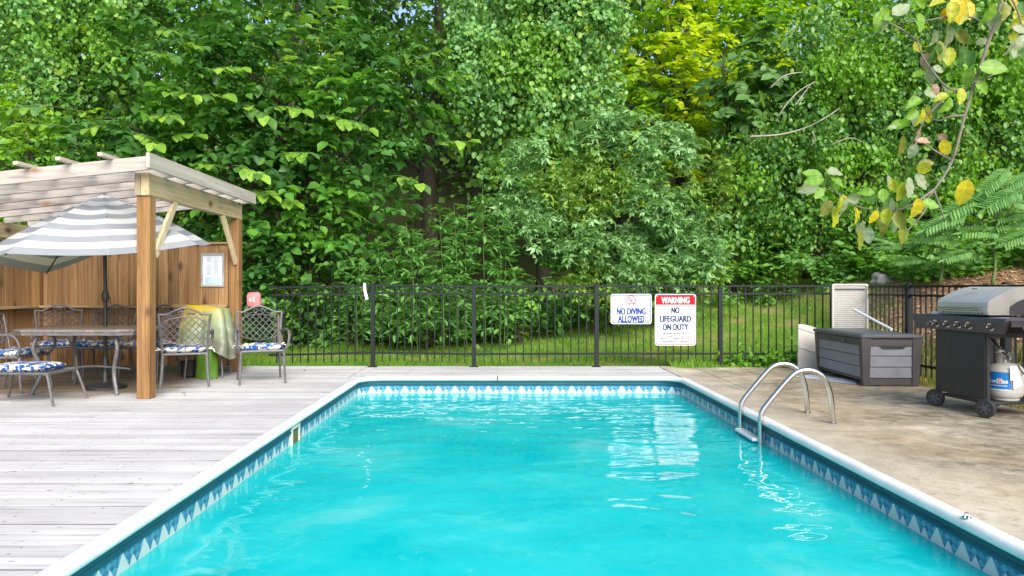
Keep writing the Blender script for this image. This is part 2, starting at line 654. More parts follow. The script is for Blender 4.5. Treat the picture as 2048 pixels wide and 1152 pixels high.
M['deck'] = mk_deck()
M['concrete'] = mk_concrete()
M['ground'] = mk_ground()
M['border'] = mk_border()
M['water'] = mk_water()
M['cushion'] = mk_cushion()
M['canopy'] = mk_canopy()
M['cover'] = mk_cover()
M['weave'] = mk_weave()
M['liner'] = simple('turquoise liner', (.06, .72, .74), .5, 0, .1, 2, .02)
M['coping'] = simple('white coping', (.74, .745, .73), .45, 0, .11, 4, .12)
M['bead'] = simple('dark teal liner bead', (.010, .085, .115), .5, 0, .15, 6, .05, .3)
M['post'] = wood('brown post timber', [(.13, .065, .025), (.25, .135, .052), (.37, .22, .09)], 'z', .6, vary=.12)
M['board'] = wood('stained fence boards', [(.18, .09, .037), (.315, .18, .082), (.44, .285, .15)], 'z', .7, vary=.26)
M['ledge'] = wood('pale ledge board', [(.28, .19, .09), (.40, .29, .15), (.50, .38, .21)], 'x', .3, vary=.12)
M['ledge_y'] = wood('pale ledge board along', [(.28, .19, .09), (.40, .29, .15), (.50, .38, .21)], 'y', .3, vary=.12)
M['beam'] = wood('pale yellow beam', [(.34, .25, .13), (.52, .41, .23), (.64, .53, .33)], 'y', .35, vary=.08)
M['beam_x'] = wood('pale beam across', [(.30, .24, .16), (.45, .38, .29), (.58, .50, .40)], 'x', .35, vary=.08)
M['brace'] = wood('pale brace timber', [(.42, .33, .19), (.58, .47, .29), (.68, .57, .38)], 'z', .2, vary=.06)
M['joist'] = wood('weathered joists', [(.22, .195, .18), (.35, .32, .295), (.44, .41, .385)], 'x', .55, (.22, .12, .07), vary=.12)
M['fascia'] = wood('weathered fascia', [(.32, .28, .22), (.47, .42, .35), (.58, .53, .46)], 'y', .3, vary=.05)
M['fascia_z'] = wood('weathered block', [(.26, .20, .14), (.38, .31, .23), (.48, .41, .33)], 'z', .3, vary=.05)
M['purlin'] = wood('weathered purlins', [(.38, .30, .24), (.52, .43, .35), (.62, .54, .45)], 'y', .2, vary=.1)
M['cast'] = simple('grey cast metal', (.13, .125, .13), .5, .25, .3, 20, .15)
M['tabletop'] = simple('mottled grey table top', (.20, .175, .16), .3, .2, .3, 25, .1)
M['fence'] = simple('black green powder coat', (.006, .010, .013), .5, 0, .2, 15, .05, .3)
M['black'] = simple('black paint', (.02, .02, .023), .5, 0, .35, 9, .12)
M['panelgrey'] = simple('dark grey panel', (.065, .065, .085), .38, .3, .15, 10, .06)
M['pole'] = simple('black pole', (.012, .014, .016), .35, 0, .2, 12, .04)
M['tyre'] = simple('black tyre', (.022, .022, .024), .7, 0, .25, 30, .2)
M['hub'] = simple('hub plastic', (.05, .055, .065), .4, 0, .2, 30, .1)
M['steel'] = mk_brushed('brushed steel lid', (.66, .65, .64), .52, (3, 60, 3))
M['steelend'] = mk_brushed('brushed hood end', (.40, .39, .38), .38, (3, 3, 30))
M['chrome'] = mk_brushed('polished rail', (.62, .61, .60), .18, (6, 6, 6), .2)
M['tank'] = simple('tank paint', (.52, .50, .46), .4, 0, .12, 5, .06)
M['blue'] = simple('blue label', (.012, .19, .55), .35, 0, .1, 6, .02)
M['white'] = simple('white plastic', (.78, .78, .78), .4, 0, .05, 6, .03)
M['paper'] = simple('paper', (.70, .74, .82), .8, 0, .05, 8, .03)
M['ink'] = simple('grey print', (.36, .40, .50), .8, 0, .1, 8, .01)
M['cert'] = simple('pale blue print', (.42, .62, .74), .8, 0, .1, 8, .01)
M['silver'] = simple('silver frame', (.55, .57, .58), .3, .6, .1, 10, .04)
M['signwhite'] = simple('sign white', (.72, .75, .76), .75, 0, .03, 4, .01, .15)
M['red'] = simple('sign red', (.70, .012, .018), .75, 0, .05, 4, .01, .15)
M['crimson'] = simple('sign crimson', (.55, .02, .06), .75, 0, .05, 4, .01, .15)
M['navy'] = simple('sign navy', (.012, .03, .12), .75, 0, .05, 4, .01, .15)
M['signblue'] = simple('sign blue', (.015, .05, .28), .75, 0, .05, 4, .01, .15)
M['pink'] = simple('faded red fabric', (.68, .20, .22), .7, 0, .12, 14, .1)
M['lime'] = simple('lime green bag', (.085, .22, .010), .6, 0, .15, 7, .1)
M['resin'] = simple('grey resin boards', (.20, .205, .235), .5, 0, .12, 8, .12)
M['resindark'] = simple('dark resin frame', (.060, .054, .058), .5, 0, .15, 10, .1)
M['resinlid'] = simple('resin lid', (.085, .088, .10), .42, 0, .12, 10, .12)
M['beige'] = simple('beige resin', (.52, .49, .44), .5, 0, .07, 4, .04)
M['bark'] = simple('tree bark', (.055, .042, .03), .9, 0, .45, 9, .8)
M['bark2'] = simple('branch bark', (.16, .14, .11), .85, 0, .35, 14, .5)
M['deadwood'] = simple('bare dead wood', (.30, .27, .23), .8, 0, .25, 14, .3)
M['stem'] = simple('green stem', (.09, .15, .04), .6, 0, .25, 10, .1)
M['rock'] = simple('grey rock', (.32, .30, .28), .9, 0, .35, 6, .6)
M['opening'] = simple('skimmer mouth', (.13, .11, .03), .6, 0, .3, 8, .1)
M['ivory'] = simple('ivory skimmer frame', (.62, .62, .50), .5, 0, .08, 8, .05)
M['brown'] = simple('dry leaf brown', (.10, .06, .03), .8, 0, .3, 20, .2)

# ------------------------------------------------------------------ ground
def sm(a, b, x):
    t = np.clip((np.asarray(x, float) - a) / (b - a), 0, 1)
    return t * t * (3 - 2 * t)


def th(x, y):
    """height of the ground"""
    x, y = np.asarray(x, float), np.asarray(y, float)
    k = .055 + .145 * sm(-1.5, 5.0, x)
    z = -.07 + np.clip(y - 11.2, 0, 6.5) * k
    z = z + .42 * np.clip(y - 17.7, 0, 30)
    side = 1.15 * sm(5.25, 7.6, x) + .22 * np.clip(x - 7.6, 0, 20)
    left = .12 * np.clip(-x - 7.5, 0, 30)
    z = z + side * (1 - .45 * sm(12, 17, y)) + left * sm(9, 14, y)
    z = z + .02 * np.sin(x * 2.1 + y) * sm(11.5, 13, y)
    return z


POOL = (-1.80, 2.31, 1.0, 9.55)
HX0, HX1, HY0, HY1 = -1.84, 2.35, .96, 9.59
xs = sorted(set(list(np.round(np.linspace(-60, -9, 18), 3)) + list(np.round(np.arange(-9, 10.01, .3), 3)) + list(np.round(np.linspace(10.5, 60, 18), 3)) + [HX0, HX1]))
ys = sorted(set(list(np.round(np.linspace(-30, -.5, 8), 3)) + list(np.round(np.arange(0, 22.01, .3), 3)) + list(np.round(np.linspace(23, 70, 20), 3)) + [HY0, HY1]))
gx, gy = np.meshgrid(xs, ys)
gz = th(gx, gy)
nx = len(xs)
gv = np.stack([gx.ravel(), gy.ravel(), gz.ravel()], 1)
gf = []
for j in range(len(ys) - 1):
    for i in range(nx - 1):
        cx, cy = (xs[i] + xs[i + 1]) / 2, (ys[j] + ys[j + 1]) / 2
        if HX0 < cx < HX1 and HY0 < cy < HY1:
            continue
        gf.append((j * nx + i, j * nx + i + 1, (j + 1) * nx + i + 1, (j + 1) * nx + i))
me = bpy.data.meshes.new('ground')
me.from_pydata(gv.tolist(), [], gf)
link('ground', me, M['ground'], smooth=True, kind='structure')

# ------------------------------------------------------------------ pool
RC = .30


def pool_path():
    x0, x1, y0, y1 = POOL
    segs = []   # (kind, data, length)
    segs.append(('l', (x0, y0 + RC), (0, 1), y1 - y0 - 2 * RC, (-1, 0)))
    segs.append(('a', (x0 + RC, y1 - RC), 180, 90))
    segs.append(('l', (x0 + RC, y1), (1, 0), x1 - x0 - 2 * RC, (0, 1)))
    segs.append(('a', (x1 - RC, y1 - RC), 90, 0))
    segs.append(('l', (x1, y1 - RC), (0, -1), y1 - y0 - 2 * RC, (1, 0)))
    segs.append(('a', (x1 - RC, y0 + RC), 0, -90))
    segs.append(('l', (x1 - RC, y0), (-1, 0), x1 - x0 - 2 * RC, (0, -1)))
    segs.append(('a', (x0 + RC, y0 + RC), -90, -180))
    return segs


SEGS = pool_path()
SLEN = [s[3] if s[0] == 'l' else RC * math.pi / 2 for s in SEGS]
STOT = sum(SLEN)


def pool_pt(s, off, z):
    s = s % STOT
    for g, L in zip(SEGS, SLEN):
        if s <= L + 1e-9:
            t = s / L
            if g[0] == 'l':
                return (g[1][0] + g[2][0] * s + g[4][0] * off, g[1][1] + g[2][1] * s + g[4][1] * off, z)
            a = R(g[2] + (g[3] - g[2]) * t)
            return (g[1][0] + (RC + off) * math.cos(a), g[1][1] + (RC + off) * math.sin(a), z)
        s -= L
    return pool_pt(0, off, z)


def breaks(s0, s1):
    out, acc = [s0], 0
    for g, L in zip(SEGS * 2, SLEN * 2):
        k = 8 if g[0] == 'a' else 1
        for i in range(1, k + 1):
            q = acc + L * i / k
            if s0 + 1e-4 < q < s1 - 1e-4:
                out.append(q)
        acc += L
    return out + [s1]


def sweep(name, prof, s0, s1, material, parent, closed=False, uv=None, cap=True, smooth=False):
    """sweep a cross-section (offset outward, height) along the pool's outline"""
    ss = breaks(s0, s1)
    if closed:
        ss = ss[:-1]
    k = len(prof)
    v = [pool_pt(s, o, z) for s in ss for o, z in prof]
    f, fu = [], []
    n = len(ss)
    for i in range(n if closed else n - 1):
        for j in range(k - 1):
            a, b = i, (i + 1) % n
            f.append((a * k + j, b * k + j, b * k + j + 1, a * k + j + 1))
            sb = ss[b] if b > a else s1
            fu.append(((ss[a], j), (sb, j), (sb, j + 1), (ss[a], j + 1)))
    if cap and not closed:
        f.append(tuple(range(k)))
        fu.append(tuple((s0, j) for j in range(k)))
        f.append(tuple((n - 1) * k + j for j in reversed(range(k))))
        fu.append(tuple((s1, j) for j in reversed(range(k))))
    me = bpy.data.meshes.new(name)
    me.from_pydata(v, [], f)
    if uv:
        lay = me.uv_layers.new(name='UVMap')
        i = 0
        for q in fu:
            for s, j in q:
                lay.data[i].uv = (s / uv, (prof[j][1] - prof[0][1]) / (prof[-1][1] - prof[0][1]))
                i += 1
    return link(name, me, material, parent, smooth=smooth)


pool = thing('swimming_pool', 'in-ground swimming pool with white coping and a blue patterned liner border', 'swimming pool', (0, 0, 0))
WZ = -.185
sweep('liner', [(0, -1.35), (0, -.36)], 0, STOT, M['liner'], pool, True)
flo = MB()
ring = [pool_pt(s, 0, -1.35) for s in breaks(0, STOT)[:-1]]
flo.add(ring, [tuple(range(len(ring)))])
obj('pool_bottom', flo, M['liner'], pool)
sweep('tile_border', [(0, -.36), (0, -.19), (0, -.088)], 0, STOT, M['border'], pool, True, uv=.2155)
sweep('liner_bead', [(0, -.088), (-.007, -.086), (-.011, -.070), (-.003, -.060), (-.002, -.054), (-.010, -.049), (-.012, -.032), (-.004, -.022), (.03, -.022)], 0, STOT, M['bead'], pool, True)
cprof = [(.03, -.03), (-.018, -.024), (-.030, -.012), (-.032, .004), (-.026, .018), (-.012, .028), (.010, .032), (.045, .030), (.062, .022), (.070, .006), (.070, -.03)]
joints = [0, 3.05, 6.1, 8.6, 9.6, 11.55, 13.1, 14.6, 17.6, 20.6, STOT - 1.6, STOT]
for a, b in zip(joints[:-1], joints[1:]):
    sweep('coping', cprof, a + .002, b - .002, M['coping'], pool, smooth=40)
w = MB()
ring = [pool_pt(s, .0, WZ) for s in breaks(0, STOT)[:-1]]
w.add(ring, [tuple(range(len(ring)))])
wme = bpy.data.meshes.new('pool_water')
wme.from_pydata(w.v, [], [tuple(reversed(w.f[0]))])
wme.update()
if wme.polygons[0].normal.z < 0:
    wme.flip_normals()
link('pool_water', wme, M['water'], kind='structure')
# skimmer mouth in the west wall
sk = MB()
yc, zc = 6.48, -.125
for (dy, dz, sy, sz) in ((0, .082, .25, .024), (0, -.082, .25, .024), (-.113, 0, .024, .14), (.113, 0, .024, .14)):
    sk.box((POOL[0] + .008, yc + dy, zc + dz), (.016, sy, sz))
skf = obj('skimmer', sk, M['ivory'], pool)
obj('skimmer_opening', MB().box((POOL[0] + .003, yc, zc), (.006, .2, .14)), M['opening'], skf)
# anchor eye on the coping
eye = MB().lathe([(0, 0), (.022, 0), (.022, .006), (.0, .008)], 12, (2.31, 3.66, .031))
eye.tube(arc((2.31, .046), .012, 0, 360, 12, lambda a, b: (a, 3.66, b))[:-1], .004, 6, True)
obj('rope_anchor', eye, M['chrome'], pool, smooth=40)
obj('coping_clip', MB().box((-.03, 9.515, .012), (.022, .03, .045), None, .003), M['brown'], pool)

# ------------------------------------------------------------------ timber deck
deck = bpy.data.objects.new('pool_deck', None)
COL.objects.link(deck)
deck['kind'] = 'structure'
PW, PT = .140, .030
_pl = {}


def plank(x0, x1, y0, z=0.0, wdt=PW, along='x'):
    L = round(x1 - x0, 2)
    key = (L, wdt, along)
    if key not in _pl:
        c = .005
        hw = wdt / 2
        prof = [(-hw + c, 0), (hw - c, 0), (hw, -c), (hw, -PT), (-hw, -PT), (-hw, -c)]
        mb = MB()
        if along == 'x':
            mb.prism(prof, -L / 2, L / 2, 'yz')
        else:
            mb.prism(prof, -L / 2, L / 2, 'xz')
        _pl[key] = mb.mesh('plank')
    r = random.random
    if along == 'x':
        loc = ((x0 + x1) / 2, y0, z + (r() - .5) * .004)
    else:
        loc = (y0, (x0 + x1) / 2, z + (r() - .5) * .003)
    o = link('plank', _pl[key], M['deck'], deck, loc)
    o.rotation_euler = ((r() - .5) * .012, (r() - .5) * .0008, (r() - .5) * .0016)
    return o


y = 1.05
i = 0
while y < 11.05:
    jx = [-4.9, -6.1, -3.7, -5.5][i % 4] + random.uniform(-.1, .1)
    jx = round(jx, 1)
    plank(-8.6, jx - .002, y)
    plank(jx + .002, -1.875 if y < 9.62 else -1.985, y)
    if y > 9.70:
        plank(-1.83, 2.36, y)
    y += PW + random.choice((.004, .006, .008, .012, .018))
    i += 1
hb_ = plank(-.695, .695, 10.355, wdt=.14)
hb_.location.x = -1.905
hb_.rotation_euler = (0, 0, R(90))
obj('deck_shade_sheet', MB().box((-5.25, 6.0, -.052), (6.72, 10.2, .02)), M['black'], deck)  # black sheet standing in for the shade below the planks
obj('far_shade_sheet', MB().box((.25, 10.38, -.052), (4.2, 1.36, .02)), M['black'], deck)  # same black stand-in for shade, under the far strip of planks
obj('rim_board', MB().box((-3.1, 11.085, -.06), (11.0, .035, .115), None, .004), M['joist'], deck)

# ------------------------------------------------------------------ concrete patio
patio = bpy.data.objects.new('concrete_patio', None)
COL.objects.link(patio)
patio['kind'] = 'structure'
G = .006
for x0, x1, y0, y1, z in ((2.385, 5.02, -1.0, 8.53, 0), (2.385, 2.86, 8.53, 11.1, -.002), (2.86, 5.06, 8.53, 10.95, .001), (5.02, 8.0, -1.0, 5.2, 0), (-9, 2.385, -1.2, .92, 0)):
    obj('concrete_slab', MB().box(((x0 + x1) / 2, (y0 + y1) / 2, z - .05), (x1 - x0 - G, y1 - y0 - G, .1), None, .003), M['concrete'], patio)

# ------------------------------------------------------------------ metal fence
fence = thing('metal_fence', 'black metal picket fence across the back of the pool and down the right side', 'fence', (0, 0, 0))
FY = 10.98
PK = MB().box((0, 0, 0), (.016, .016, 1.125)).mesh('picket')
PKS = MB().box((0, 0, 0), (.016, .016, 1.09)).mesh('picket')
post_me = MB().box((0, 0, .61), (.06, .06, 1.22)).mesh('post')
cap_mb = MB().box((0, 0, 0), (.068, .068, .014), None, .003)
cap_mb.box((0, 0, .012), (.05, .05, .012), None, .004)
cap_me = cap_mb.mesh('post_cap')
base_me = MB().box((0, 0, .005), (.13, .12, .012), None, .003).mesh('base_plate')
wide_post = MB().box((0, 0, .61), (.075, .075, 1.24)).mesh('post')


def fpost(x, y, z, me=post_me, base=True, h=1.22):
    p = link('post', me, M['fence'], fence, (x, y, z))
    c = link('post_cap', cap_me, M['fence'], p, (0, 0, h + .004))
    if base:
        b = link('base_plate', base_me, M['fence'], p, (0, 0, -.004))
    return p


def fpanel(a, b, zt_a, zt_b, zb_a, zb_b, sp=.1145, skip=.06):
    """rails and pickets from point a to b (x, y); rail heights at either end"""
    a, b = Vector(a), Vector(b)
    L = (b - a).length
    d = (b - a) / L
    p, q = a + d * .03, b - d * .03
    for da, db, hh in ((zt_a, zt_b, .028), (zt_a - .115, zt_b - .115, .028), (zb_a, zb_b, .028)):
        obj('rail', MB().bar((p.x, p.y, da), (q.x, q.y, db), .028, hh), M['fence'], fence)
    n = int(round((L - .06) / sp))
    ang = math.atan2(d.y, d.x)
    for k in range(1, n):
        t = k / n
        c = p + (q - p) * t
        zt = zt_a + (zt_b - zt_a) * t
        link('picket', PK, M['fence'], fence, (c.x, c.y, zt - .5625 - .004), (0, 0, ang))


px_ = [(-3.46, -.035), (-1.888, .02), (-.386, -.01), (1.434, .0), (3.27, .0), (5.28, .0)]
for (x, dz) in px_[1:]:
    fpost(x, FY, 0.0 if x < 2.5 else -.06, base=x < 2.5, h=1.22)
for (x0, z0), (x1, z1) in zip(px_[:-1], px_[1:]):
    fpanel((x0, FY), (x1, FY), 1.2 + z0 * .6, 1.2 + z1 * .6 - (.01 if x0 < -2 else 0), .195 + z0 * .6, .195 + z1 * .6)
for yv in (9.55, 7.72, 5.9):
    fpost(5.28, yv, -.03, wide_post, False, 1.24)
for y0, y1 in ((FY, 9.55), (9.55, 7.72), (7.72, 5.9)):
    fpanel((5.28, y0), (5.28, y1), 1.19, 1.19, .2, .2)

# ------------------------------------------------------------------ letters
def text(name, s, w_, h_, material, parent, c, face='y', bold=.015, depth=.0015, thick=.085):
    """a line of lettering stretched to w_ by h_, centred on c in the parent's x/z plane (facing -y) or y/z plane (facing -x)"""
    cu = bpy.data.curves.new(name, 'FONT')
    cu.body = s
    cu.size = 1.0
    cu.offset = bold
    cu.resolution_u = 3
    cu.space_character = 1.05
    to = bpy.data.objects.new(name, cu)
    COL.objects.link(to)
    bpy.context.view_layer.update()
    dg = bpy.context.evaluated_depsgraph_get()
    me = bpy.data.meshes.new_from_object(to.evaluated_get(dg))
    bpy.data.objects.remove(to)
    co = np.array([v.co for v in me.vertices])
    mn, mx = co.min(0), co.max(0)
    x = (co[:, 0] - (mn[0] + mx[0]) / 2) / (mx[0] - mn[0]) * w_
    z = (co[:, 1] - (mn[1] + mx[1]) / 2) / (mx[1] - mn[1]) * h_
    if face == 'y':
        out = np.stack([x + c[0], np.full_like(x, c[1]), z + c[2]], 1)
    else:
        out = np.stack([np.full_like(x, c[0]), -x + c[1], z + c[2]], 1)
    if thick:
        fs = [tuple(p.vertices) for p in me.polygons]
        n0 = len(out)
        off = thick * h_
        ax = 0 if face == 'y' else 1
        dp = 1 if face == 'y' else 0
        vv, ff = [], []
        for q, sx in enumerate((-.5, 0, .5)):
            o2 = out.copy()
            o2[:, ax] += sx * off
            o2[:, dp] -= .0003 * q
            vv += o2.tolist()
            ff += [tuple(i + q * n0 for i in f_) for f_ in fs]
        me = bpy.data.meshes.new(name)
        me.from_pydata(vv, [], ff)
        return link(name, me, material, parent)
    me.vertices.foreach_set('co', out.ravel())
    me.update()
    return link(name, me, material, parent)


def ring_poly(outer, inner, y, name, material, parent):
    k = len(outer)
    mb = MB()
    mb.add([(a, y, b) for a, b in outer] + [(a, y, b) for a, b in inner], [(i, (i + 1) % k, k + (i + 1) % k, k + i) for i in range(k)])
    return obj(name, mb, material, parent)


sy = FY - .03
s1 = at(1262.5, 617, sy)
sg = thing('pool_sign', 'white NO DIVING ALLOWED sign with blue border hung on the fence', 'sign', (s1.x, sy, s1.z), R(.6), 'warning signs on the fence')
W1, H1 = .605, .445
obj('panel', MB().prism(rbox_poly(W1, H1, .035), -.002, .002, 'xz'), M['signwhite'], sg)
ring_poly(rbox_poly(W1 - .026, H1 - .026, .03), rbox_poly(W1 - .050, H1 - .050, .022), -.0035, 'border', M['signblue'], sg)
text('lettering', 'NO DIVING', .425, .100, M['signblue'], sg, (0, -.0045, -.035))
text('lettering', 'ALLOWED', .39, .100, M['signblue'], sg, (0, -.0045, -.147))
sym = thing('tmp', '', '')
bpy.data.objects.remove(sym)
cs = .125
ring_poly([(.074 * math.cos(R(a)), cs + .074 * math.sin(R(a))) for a in range(0, 360, 10)], [(.062 * math.cos(R(a)), cs + .062 * math.sin(R(a))) for a in range(0, 360, 10)], -.0045, 'symbol_ring', M['crimson'], sg)
dv = MB()
dv.bar((.034, -.0045, cs + .038), (.006, -.0045, cs + .004), .009, .002, (0, 1, 0))
dv.bar((.006, -.0045, cs + .004), (-.022, -.0045, cs - .038), .009, .002, (0, 1, 0))
dv.bar((.008, -.0045, cs + .008), (-.022, -.0045, cs + .0), .006, .002, (0, 1, 0))
dv.bar((-.036, -.0045, cs - .044), (.034, -.0045, cs - .044), .008, .002, (0, 1, 0))
dv.lathe([(.0001, -.001), (.007, -.001), (.007, .001), (.0001, .001)], 8, (-.017, -.0045, cs + .012), 'y')
obj('diver_symbol', dv, M['navy'], sg)
obj('symbol_slash', MB().bar((-.046, -.0062, cs + .046), (.046, -.0062, cs - .046), .011, .001, (0, 1, 0)), M['crimson'], sg)
s2 = at(1351, 638.5, sy)
sg = thing('pool_sign', 'tall white and red WARNING NO LIFEGUARD ON DUTY sign on the fence', 'sign', (s2.x, sy, s2.z), R(-.4), 'warning signs on the fence')
W2, H2 = .607, .762
obj('panel', MB().prism(rbox_poly(W2, H2, .04), -.002, .002, 'xz'), M['signwhite'], sg)
ring_poly(rbox_poly(W2 - .022, H2 - .022, .034), rbox_poly(W2 - .044, H2 - .044, .026), -.0035, 'border', M['crimson'], sg)
hd = MB()
hp = [(-.281, .222), (.281, .222), (.281, .335), (.262, .3585), (-.262, .3585), (-.281, .335)]
hd.add([(a, -.0040, b) for a, b in hp], [tuple(range(6))])
obj('heading_band', hd, M['red'], sg)
text('lettering', 'WARNING', .41, .095, M['signwhite'], sg, (0, -.005, .290), thick=.05)
text('lettering', 'NO', .115, .094, M['navy'], sg, (0, -.0045, .140))
text('lettering', 'LIFEGUARD', .455, .094, M['navy'], sg, (0, -.0045, .015))
text('lettering', 'ON DUTY', .375, .094, M['navy'], sg, (0, -.0045, -.110))
for k, (s_, ww) in enumerate((('CHILDREN UNDER THE AGE', .41), ('OF 14 SHALL NOT USE POOL', .43), ('WITHOUT A PARENT OR ADULT', .45), ('GUARDIAN IN ATTENDANCE', .41))):
    text('lettering', s_, ww, .024, M['navy'], sg, (0, -.0045, -.203 - .0385 * k), bold=.012, thick=.06)
rv_me = MB().lathe([(.007, 0), (.007, -.003), (.003, -.005)], 8, axis='y').mesh('rivet')
for o_, w_, h_ in (([q for q in bpy.data.objects if q.name == 'pool_sign'][0], W1, H1), (sg, W2, H2)):
    for sx in (-1, 1):
        for sz in (-1, 1):
            link('rivet', rv_me, M['silver'], o_, (sx * (w_ / 2 - .032), -.004, sz * (h_ / 2 - .032)))
st = MB()
a, b = at(729, 565, FY - .03), at(734, 598, FY - .03)
pts = [Vector((a.x, a.y, a.z + .0)), Vector((a.x + .004, a.y - .01, a.z - .1)), Vector((b.x, b.y, b.z))]
for p, q in zip(pts[:-1], pts[1:]):
    st.bar(p, q, .04, .003, (0, 1, 0))
tag(obj('plastic_strip', st, M['white']), 'narrow white plastic strip hanging from the fence rail beside a post', 'plastic strip')

# ------------------------------------------------------------------ pergola
perg = thing('pergola', 'weathered timber pergola with slatted roof standing on the deck', 'pergola', (0, 0, 0))
PZ = 2.14
TL = .105          # the roof falls towards the far side of the seating


def jz(x):
    return (x + 3.6) * TL


PX = -3.745


def ppost(x, y, h, s=.14):
    mb = MB().box((0, 0, h / 2), (s, s, h), None, .006)
    return obj('post', mb, M['post'], perg, (x, y, 0))


ppost(PX, 7.83, PZ)
ppost(PX + .02, 10.42, PZ)
ppost(-6.52, 7.83, PZ + jz(-6.52))
ppost(-6.52, 10.42, PZ + jz(-6.52), .16)
obj('beam', MB().box((0, 0, 0), (.09, 2.80, .235), None, .006), M['beam'], perg, (PX + .03, 9.13, PZ + .1175))
obj('beam', MB().box((0, 0, 0), (.09, 2.80, .2), None, .006), M['beam'], perg, (-6.52, 9.13, PZ + jz(-6.52) + .09))
obj('beam_cap', MB().box((0, 0, 0), (.06, .13, .235), None, .004), M['fascia_z'], perg, (PX - .05, 7.80, PZ + .1175))
jb = MB().bar((-3.58, 0, 0), (-6.75, 0, -3.17 * TL), .038, .14, ch=.004)
jme = jb.mesh('joist')
for k in range(7):
    yv = 7.58 + .50 * k
    link('joist', jme, M['joist'], perg, (0, yv, 2.452 + random.uniform(-.004, .004)))
obj('fascia', MB().box((0, 0, 0), (.038, 3.26, .155), None, .004), M['fascia'], perg, (-3.555, 9.09, 2.462))
pme = MB().box((0, 0, 0), (.05, 3.34, .036), None, .003).mesh('purlin')
for k in range(7):
    xv = -3.98 - .42 * k
    link('purlin', pme, M['purlin'], perg, (xv, 9.02, 2.452 + (xv + 3.58) * TL + .093), (0, -math.atan(TL), 0))
obj('brace', MB().bar((PX + .05, 7.91, 1.52), (PX + .05, 8.42, 2.15), .04, .09, ch=.004), M['brace'], perg)
obj('brace', MB().bar((PX + .05, 10.34, 1.52), (PX + .05, 9.84, 2.15), .04, .09, ch=.004), M['brace'], perg)

# ------------------------------------------------------------------ privacy wall of boards
pw = thing('privacy_screen', 'brown vertical board privacy screen round the back and left of the seating', 'fence', (0, 0, 0))
BY = 10.44
ztop = 1.78
bme = {}


def board(x, y, w_, z0, z1, rz):
    key = (round(w_, 3), round(z1 - z0, 2))
    if key not in bme:
        bme[key] = MB().box((0, 0, 0), (w_ - .005, .02, z1 - z0), None, .003).mesh('board')
    link('board', bme[key], M['board'], pw, (x, y, (z0 + z1) / 2), (0, random.uniform(-.003, .003), rz))


x = -3.83
while x > -6.42:
    wdt = random.choice((.138, .142, .146))
    board(x - wdt / 2, BY + random.uniform(-.004, .004), wdt, .075, ztop + random.uniform(-.004, .004), 0)
    x -= wdt
y = 10.36
while y > 7.9:
    wdt = random.choice((.138, .142, .146))
    board(-6.56, y - wdt / 2, wdt, .075, ztop + random.uniform(-.004, .004), R(90))
    y -= wdt
obj('top_cap', MB().box((0, 0, 0), (2.68, .09, .03), None, .004), M['ledge'], pw, (-5.13, BY, ztop + .022))
obj('top_cap', MB().box((0, 0, 0), (.09, 2.44, .03), None, .004), M['ledge_y'], pw, (-6.56, 9.12, ztop + .022))
lz = CAM_H - 37.5 * (BY - .1) / F
obj('ledge', MB().box((0, 0, 0), (1.36, .13, .035), None, .004), M['ledge'], pw, (-5.75, BY - .08, lz))
obj('ledge', MB().box((0, 0, 0), (.76, .13, .035), None, .004), M['ledge'], pw, (-4.55, BY - .08, lz))
obj('ledge', MB().box((0, 0, 0), (.74, .13, .035), None, .004), M['ledge'], pw, (-4.17 + .0, BY - .083, lz + .012)).location.x = -4.19
obj('ledge', MB().box((0, 0, 0), (.13, 2.3, .035), None, .004), M['ledge_y'], pw, (-6.48, 9.15, lz))
obj('bottom_rail', MB().box((0, 0, 0), (2.6, .04, .09), None, .004), M['ledge'], pw, (-5.13, BY + .032, .12))
obj('bottom_rail', MB().box((0, 0, 0), (2.6, .04, .09), None, .004), M['ledge'], pw, (-5.13, BY + .032, 1.5))
# framed notice
nc = at(424, 539, 10.40)
nt = thing('framed_notice', 'silver framed paper notice fixed to the board screen', 'notice', (nc.x, BY - .014, nc.z), 0)
fw, fh = .335, .475
fr = MB()
for cx, cz, sx, sz in ((0, fh / 2 - .015, fw, .03), (0, -fh / 2 + .015, fw, .03), (-fw / 2 + .015, 0, .03, fh - .06), (fw / 2 - .015, 0, .03, fh - .06)):
    fr.box((cx, -.008, cz), (sx, .022, sz), None, .004)
obj('frame', fr, M['silver'], nt)
obj('paper', MB().box((0, -.002, 0), (fw - .06, .004, fh - .06)), M['paper'], nt)
pr = MB()
for k in range(17):
    zz = .185 - k * .0165
    for x0, x1 in ((-.085, random.uniform(-.03, .0)), (.015, random.uniform(.06, .095))):
        if random.random() < .85:
            pr.box(((x0 + x1) / 2, -.0048, zz), (x1 - x0, .0008, .006))
obj('print_lines', pr, M['ink'], nt, kind='stuff')
cf = MB()
cf.box((0, -.0048, -.150), (.2, .0008, .105))
ct = obj('certificate', cf, M['cert'], nt)
cl = MB()
for k in range(4):
    cl.box((0, -.0058, -.118 - .02 * k), (.15 - .02 * (k % 2), .0006, .006))
obj('print_lines', cl, M['paper'], ct)
